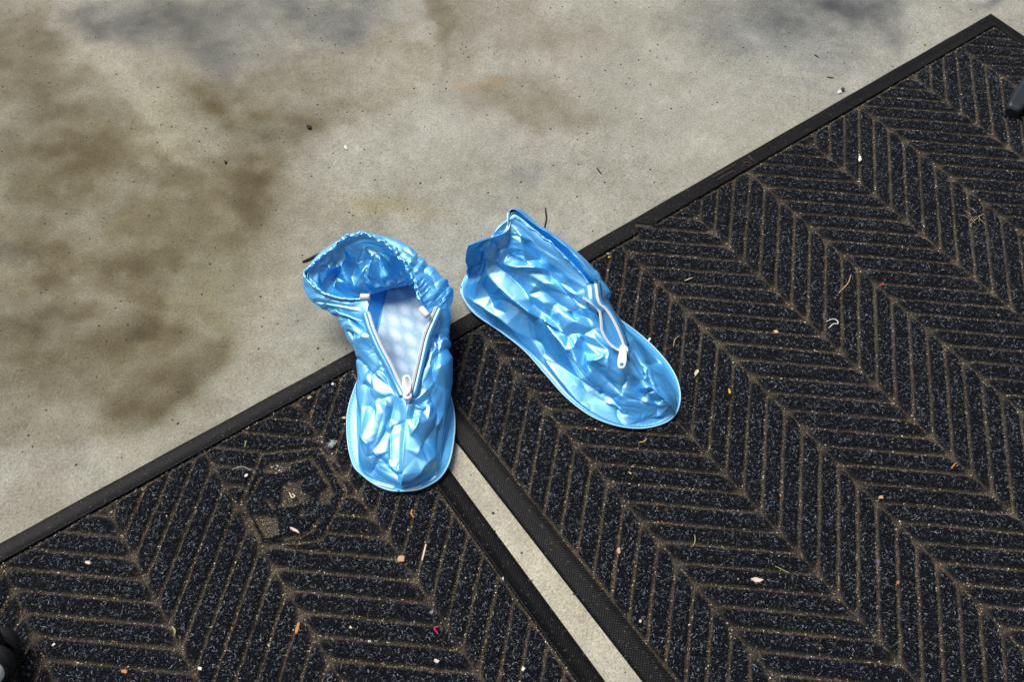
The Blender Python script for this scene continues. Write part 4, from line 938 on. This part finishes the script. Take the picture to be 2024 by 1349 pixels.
TAN, CREAM, ORANGE, WHITE_, OLIVE, DARK, PINKW = (.50, .34, .18), (.66, .55, .38), (.52, .22, .06), (.80, .79, .76), (.36, .34, .14), (.012, .011, .010), (.70, .54, .46)
Zt, Zg, Zc = TOP + .0008, .0012, FLOOR_Z + .0006
LIT = [
 ('chip', 'wood_splinter', (584, 1050, 30, 7, -28, PINKW, Zt, .0016), 'pale pink splinter of wood lying on the hexagon emblem', 'wood splinter'),
 ('chip', 'bark_flake', (1498, 1148, 27, 11, -8, PINKW, Zt, .001), 'largest tan oval flake, alone near the bottom of the right mat', 'flake'),
 ('chip', 'wood_chip', (793, 1106, 17, 15, 50, TAN, Zt, .001), 'tan wedge-shaped wood chip at a groove corner left of the straight straw', 'wood chip'),
 ('straw', 'straw', ([(842, 1077), (838, 1095), (834, 1110)], .0009, PINKW, Zt), 'straight pale straw standing out right of the tan wedge chip', 'straw'),
 ('chip', 'wood_splinter', (588, 1243, 28, 8, 75, ORANGE, Zt, .001), 'orange pointed splinter in a steep groove of the left mat', 'wood splinter'),
 ('fluff', 'lint', (657, 878, 11, WHITE_, Zt), 'white tuft of lint beside the toe of the left overshoe', 'lint'),
 ('chip', 'bark_flake', (1223, 1090, 9, 16, 5, TAN, Zt, .0007), 'upright tan flake in the groove two rows in from the gap between the mats', 'flake'),
 ('chip', 'leaf_scrap', (1377, 737, 9, 15, -20, CREAM, Zt, .0006), 'cream leaf scrap in a groove right of the pull tab', 'leaf scrap'),
 ('chip', 'leaf_scrap', (1534, 656, 13, 7, -35, (.60, .44, .16), Zt, .0006), 'folded yellow leaf scrap between two flat-lying grooves', 'leaf scrap'),
 ('chip', 'paper_scrap', (1699, 314, 8, 14, 0, WHITE_, Zt, .0012), 'bright white blob of paper at the back of the right mat', 'paper scrap'),
 ('fluff', 'string_tangle', (1925, 434, 26, CREAM, Zt, 10, .0002), 'pale loose tangle of string near the right edge of the right mat', 'string'),
 ('straw', 'white_thread', ([(1633, 636), (1645, 631), (1655, 634), (1656, 641), (1648, 640), (1638, 649)], .0005, WHITE_, Zt), 'bent white thread with a hooked end on the right mat', 'thread'),
 ('straw', 'straw', ([(1682, 543), (1676, 560), (1657, 580)], .0005, TAN, Zt), 'brown straw leaning across two steep grooves below the white paper blob', 'straw'),
 ('straw', 'magenta_thread', ([(868, 1240), (858, 1243), (862, 1249), (866, 1255)], .0006, (.55, .02, .14), Zt), 'magenta curl of thread at the bottom of the left mat', 'thread'),
 ('chip', 'shell_scrap', (174, 1114, 13, 9, 0, PINKW, Zt, .0008), 'pinkish square scrap in a flat-lying groove at the left of the left mat', 'scrap'),
 ('chip', 'leaf_scrap', (247, 1329, 16, 10, 5, ORANGE, Zt, .0008), 'orange leaf scrap at the bottom edge of the left mat', 'leaf scrap'),
 ('chip', 'seed_husk', (107, 1275, 15, 4, 35, WHITE_, Zt, .0008), 'thin white husk next to the caster', 'husk'),
 ('straw', 'grass_stalk', ([(340, 1240), (346, 1249), (344, 1259)], .0008, OLIVE, Zt), 'short olive stalk in a groove corner on the left mat', 'stalk'),
 ('chip', 'seed_husk', (487, 941, 11, 6, 40, WHITE_, Zt, .001), 'white husk at the upper left corner of the hexagon emblem', 'husk'),
 ('straw', 'pale_fibre', ([(459, 929), (475, 923), (488, 926), (495, 931)], .0003, (.45, .5, .48), Zt), 'long pale curved fibre above the white husk by the emblem', 'fibre'),
 ('chip', 'wood_chip', (680, 827, 12, 7, 15, TAN, Zt, .001), 'tan wood chip touching the left side of the left overshoe', 'wood chip'),
 ('chip', 'paper_scrap', (658, 760, 7, 6, 30, WHITE_, Zt, .001), 'small white crumb in the back corner of the left mat', 'crumb'),
 ('chip', 'wood_chip', (612, 787, 11, 6, 30, TAN, Zt, .0008), 'tan sliver against the back border of the left mat', 'wood chip'),
 ('straw', 'seed_shell', ([(573, 976), (577, 985), (583, 982), (578, 977)], .0007, CREAM, Zt), 'cream split seed shell in the middle of the emblem', 'seed shell'),
 ('chip', 'paper_scrap', (1283, 673, 6, 11, -30, WHITE_, Zt, .001), 'white scrap against the right side of the right overshoe', 'paper scrap'),
 ('straw', 'straw', ([(1353, 555), (1361, 552), (1368, 549)], .0006, CREAM, Zt), 'short cream splinter behind the right overshoe on a flat-lying groove', 'splinter'),
 ('straw', 'grass_stalk', ([(1342, 664), (1334, 672), (1331, 686)], .0004, TAN, Zt), 'thin bowed stalk just right of the right overshoe', 'stalk'),
 ('chip', 'bark_flake', (1742, 984, 15, 8, 10, TAN, Zt, .0007), 'tan flake at a groove corner right of the mat centre', 'flake'),
 ('chip', 'clay_crumb', (1774, 1153, 8, 11, 0, (.40, .17, .07), Zt, .0014), 'rust orange crumb in a steep groove at lower right', 'crumb'),
 ('fluff', 'lint', (1734, 1112, 7, (.35, .33, .42), Zt, 20), 'lilac grey lint in a steep groove above the rust crumb', 'lint'),
 ('chip', 'red_scrap', (1745, 562, 8, 4, -10, (.55, .04, .03), Zt, .0006), 'tiny red scrap at a groove corner', 'scrap'),
 ('chip', 'leaf_scrap', (1442, 774, 6, 13, 12, (.55, .38, .05), Zt, .0006), 'narrow yellow leaf in a steep groove right of the right overshoe', 'leaf scrap'),
 ('chip', 'paper_scrap', (1266, 1229, 7, 8, 0, CREAM, Zt, .001), 'round cream crumb by the inner border of the right mat', 'crumb'),
 ('straw', 'straw', ([(1890, 915), (1885, 921), (1880, 927)], .0006, ORANGE, Zt), 'short orange straw near the right edge of the right mat', 'straw'),
 ('chip', 'wood_chip', (864, 1309, 17, 9, -25, PINKW, Zt, .0012), 'pinkish chip right below the magenta thread', 'wood chip'),
 ('chip', 'wood_chip', (695, 1241, 11, 8, 20, CREAM, Zt, .001), 'cream chip left of the magenta thread', 'wood chip'),
 ('fluff', 'lint', (853, 1211, 6, (.6, .6, .62), Zt, 20), 'grey white lint just above the magenta thread', 'lint'),
 ('chip', 'paper_scrap', (1034, 1324, 10, 12, 20, (.7, .62, .58), Zt, .0014), 'pinkish white lump at the bottom of the left mat near its border', 'crumb'),
 ('chip', 'paper_scrap', (995, 1145, 6, 7, 0, WHITE_, Zt, .001), 'white crumb against the inner border of the left mat', 'crumb'),
 ('straw', 'wood_shaving', ([(815, 1008), (813, 1015), (816, 1021), (818, 1024)], .0009, ORANGE, Zt), 'orange curled shaving just below the toe of the left overshoe', 'shaving'),
 ('chip', 'pebble', (396, 1324, 11, 8, -20, WHITE_, Zt, .0016), 'white pebble at the bottom of the left mat', 'pebble'),
 ('straw', 'grass_stalk', ([(1373, 1058), (1374, 1069), (1371, 1078), (1365, 1082)], .0004, OLIVE, Zt), 'olive bowed blade of grass right of the upright tan flake', 'stalk'),
 ('straw', 'grass_stalk', ([(1532, 1120), (1546, 1127), (1560, 1134)], .0004, OLIVE, Zt), 'straight olive stalk above the largest tan flake', 'stalk'),
 ('straw', 'wood_shaving', ([(1262, 875), (1272, 874), (1278, 868), (1276, 867)], .0006, TAN, Zt), 'curled tan shaving below the toe of the right overshoe', 'shaving'),
 ('chip', 'leaf_scrap', (1245, 936, 9, 4, -30, (.6, .42, .1), Zt, .0006), 'yellow scrap below the right overshoe, beside a groove corner', 'leaf scrap'),
 ('straw', 'grass_stalk', ([(487, 872), (485, 878), (484, 885)], .0005, OLIVE, Zt), 'short olive stalk near the back border of the left mat', 'stalk'),
 ('chip', 'yellow_crumb', (1203, 509, 5, 4, 0, (.65, .5, .02), Zg, .001), 'yellow crumb behind the right overshoe by the mat border', 'crumb'),
 ('straw', 'twig', ([(1078, 411), (1079, 422), (1080, 433), (1077, 447), (1075, 455)], .0009, DARK, Zc), 'thin black twig on the concrete behind the right overshoe', 'twig'),
 ('straw', 'stick', ([(598, 518), (612, 512), (628, 504), (642, 497)], .0016, (.030, .022, .017), Zc), 'dark brown stick on the concrete poking out behind the left overshoe', 'stick'),
 ('chip', 'soil_crumb', (612, 252, 13, 9, 0, DARK, Zc, .002), 'black crumb of soil on the concrete, larger than the others', 'crumb'),
 ('chip', 'shell_scrap', (684, 291, 9, 10, 40, (.7, .68, .66), Zc, .0008), 'white flake on the concrete below the black soil crumb', 'flake'),
 ('chip', 'paint_flake', (1660, 181, 17, 8, 20, (.62, .62, .64), Zc, .001), 'pale grey flake on the concrete by the border of the right mat', 'flake'),
 ('chip', 'soil_crumb', (1666, 176, 9, 8, 40, (.05, .04, .03), Zc + .001, .0014), 'dark crumb resting on the pale grey flake', 'crumb'),
 ('straw', 'pine_needle', ([(1180, 332), (1185, 339), (1189, 344)], .0007, DARK, Zc), 'short black needle on the concrete right of the twig', 'needle'),
 ('straw', 'pine_needle', ([(1634, 151), (1641, 153), (1648, 153)], .0006, DARK, Zc), 'black needle on the concrete just left of the pale grey flake', 'needle'),
 ('straw', 'pine_needle', ([(1609, 107), (1614, 110), (1619, 114)], .0006, DARK, Zc), 'farthest black needle on the concrete, in the blue grey stain', 'needle'),
 ('chip', 'soil_crumb', (446, 321, 6, 7, 0, DARK, Zc, .0014), 'small black crumb in the brown stain on the concrete', 'crumb'),
 ('chip', 'leaf_scrap', (1828, 88, 7, 4, 20, (.20, .22, .04), Zc, .0006), 'green leaf scrap on the concrete near the back corner of the right mat', 'leaf scrap'),
]
for kind, name, a, label, cat in LIT:
    o = {'chip': lambda: chip(name, *a), 'straw': lambda: straw(name, *a), 'fluff': lambda: fluff(name, *a)}[kind]()
    tag(o, label, cat)

# ------------------------------------------------------------------ chair caster (left edge) and chair foot (right edge)
def caster():
    c = P(-20, 1322, .034); root = empty('caster', (c[0], c[1], TOP))
    tag(root, 'black twin caster with a white hub cap at the edge of the left mat', 'caster')
    org = np.array([c[0], c[1], TOP])
    ax = P(-22, 1400, 0) - P(-22, 1330, 0); ax[2] = 0; ax /= np.linalg.norm(ax)
    ax = ax * math.cos(.62) + np.array([0, 0, math.sin(.62)]); up = np.array([0, 0, 1.0]) - ax * ax[2]; up /= np.linalg.norm(up); sd_ = np.cross(ax, up); R0 = .0185
    def lathe(name, prof, mat, n=40):
        a = np.linspace(0, 2 * math.pi, n, endpoint=False); V = []
        for (h, r) in prof: V.append(c + ax * h + r * (np.cos(a)[:, None] * sd_ + np.sin(a)[:, None] * up))
        V = np.stack(V, 1); k = len(prof); b = Bag()
        b.add(V.reshape(-1, 3), [tuple(q) for q in grid_faces(n, k, wrap=True)] + [tuple(i * k for i in range(n)), tuple(i * k + k - 1 for i in range(n))[::-1]])
        return b.build(name, mat, root, org=org)
    for s in (0, 1):
        h0 = -.034 + s * .024
        lathe('wheel', [(h0, R0 * .82), (h0 + .001, R0 * .93), (h0 + .004, R0), (h0 + .013, R0), (h0 + .016, R0 * .93), (h0 + .017, R0 * .82)], M_BLACK)
    lathe('hub_cap', [(.0069, .0125), (.0085, .0122), (.0100, .0110), (.0108, .007), (.011, .002)], M_WHITE)
    lathe('axle', [(-.036, .005), (.006, .005)], M_BLACK, 16)
    b = Bag(); b.box(c + ax * -.0145 + up * .020, (ax, sd_, up), (.0030, .012, .012)); o = b.build('fork', M_BLACK, root, org=org)
    m = o.modifiers.new('bevel', 'BEVEL'); m.width = .002; m.segments = 2
caster()

def chair_foot():
    a, b = P(1999, 222, .010), P(2110, 45, .016)
    d = b - a; L = np.linalg.norm(d); d /= L; up = np.array([0, 0, 1.0]); s = np.cross(d, up); s /= np.linalg.norm(s); u = np.cross(s, d)
    root = empty('chair_leg', (a[0], a[1], TOP)); org = np.array([a[0], a[1], TOP])
    tag(root, 'dark metal chair leg reaching in over the right edge of the right mat', 'chair leg')
    V = []; prof = [(-.0095, -.006), (-.0095, .005), (-.0070, .0085), (.0070, .0085), (.0095, .005), (.0095, -.006)]
    st = [(-.001, .55), (.002, .85), (.006, 1), (.03, 1.05), (L * .6, 1.2), (L, 1.35)]
    for t, k in st: V.append([a + d * t + s * x * k + u * (z * k) for x, z in prof])
    V = np.array(V); n, k = V.shape[:2]; bg_ = Bag(); V2 = V.transpose(1, 0, 2)
    bg_.add(V2.reshape(-1, 3), [tuple(q) for q in grid_faces(k, n, wrap=True)] + [tuple(i * n for i in range(k)), tuple(i * n + n - 1 for i in range(k))[::-1]])
    o = bg_.build('leg_tube', M_GREYBLUE, root, smooth=False, org=org)
    m = o.modifiers.new('bevel', 'BEVEL'); m.width = .0012; m.segments = 2
    b2 = Bag(); b2.box(a + d * .008 - u * .0075, (d, s, u), (.008, .0085, .0018)); b2.build('foot_pad', M_BLACK, root, org=org)
chair_foot()
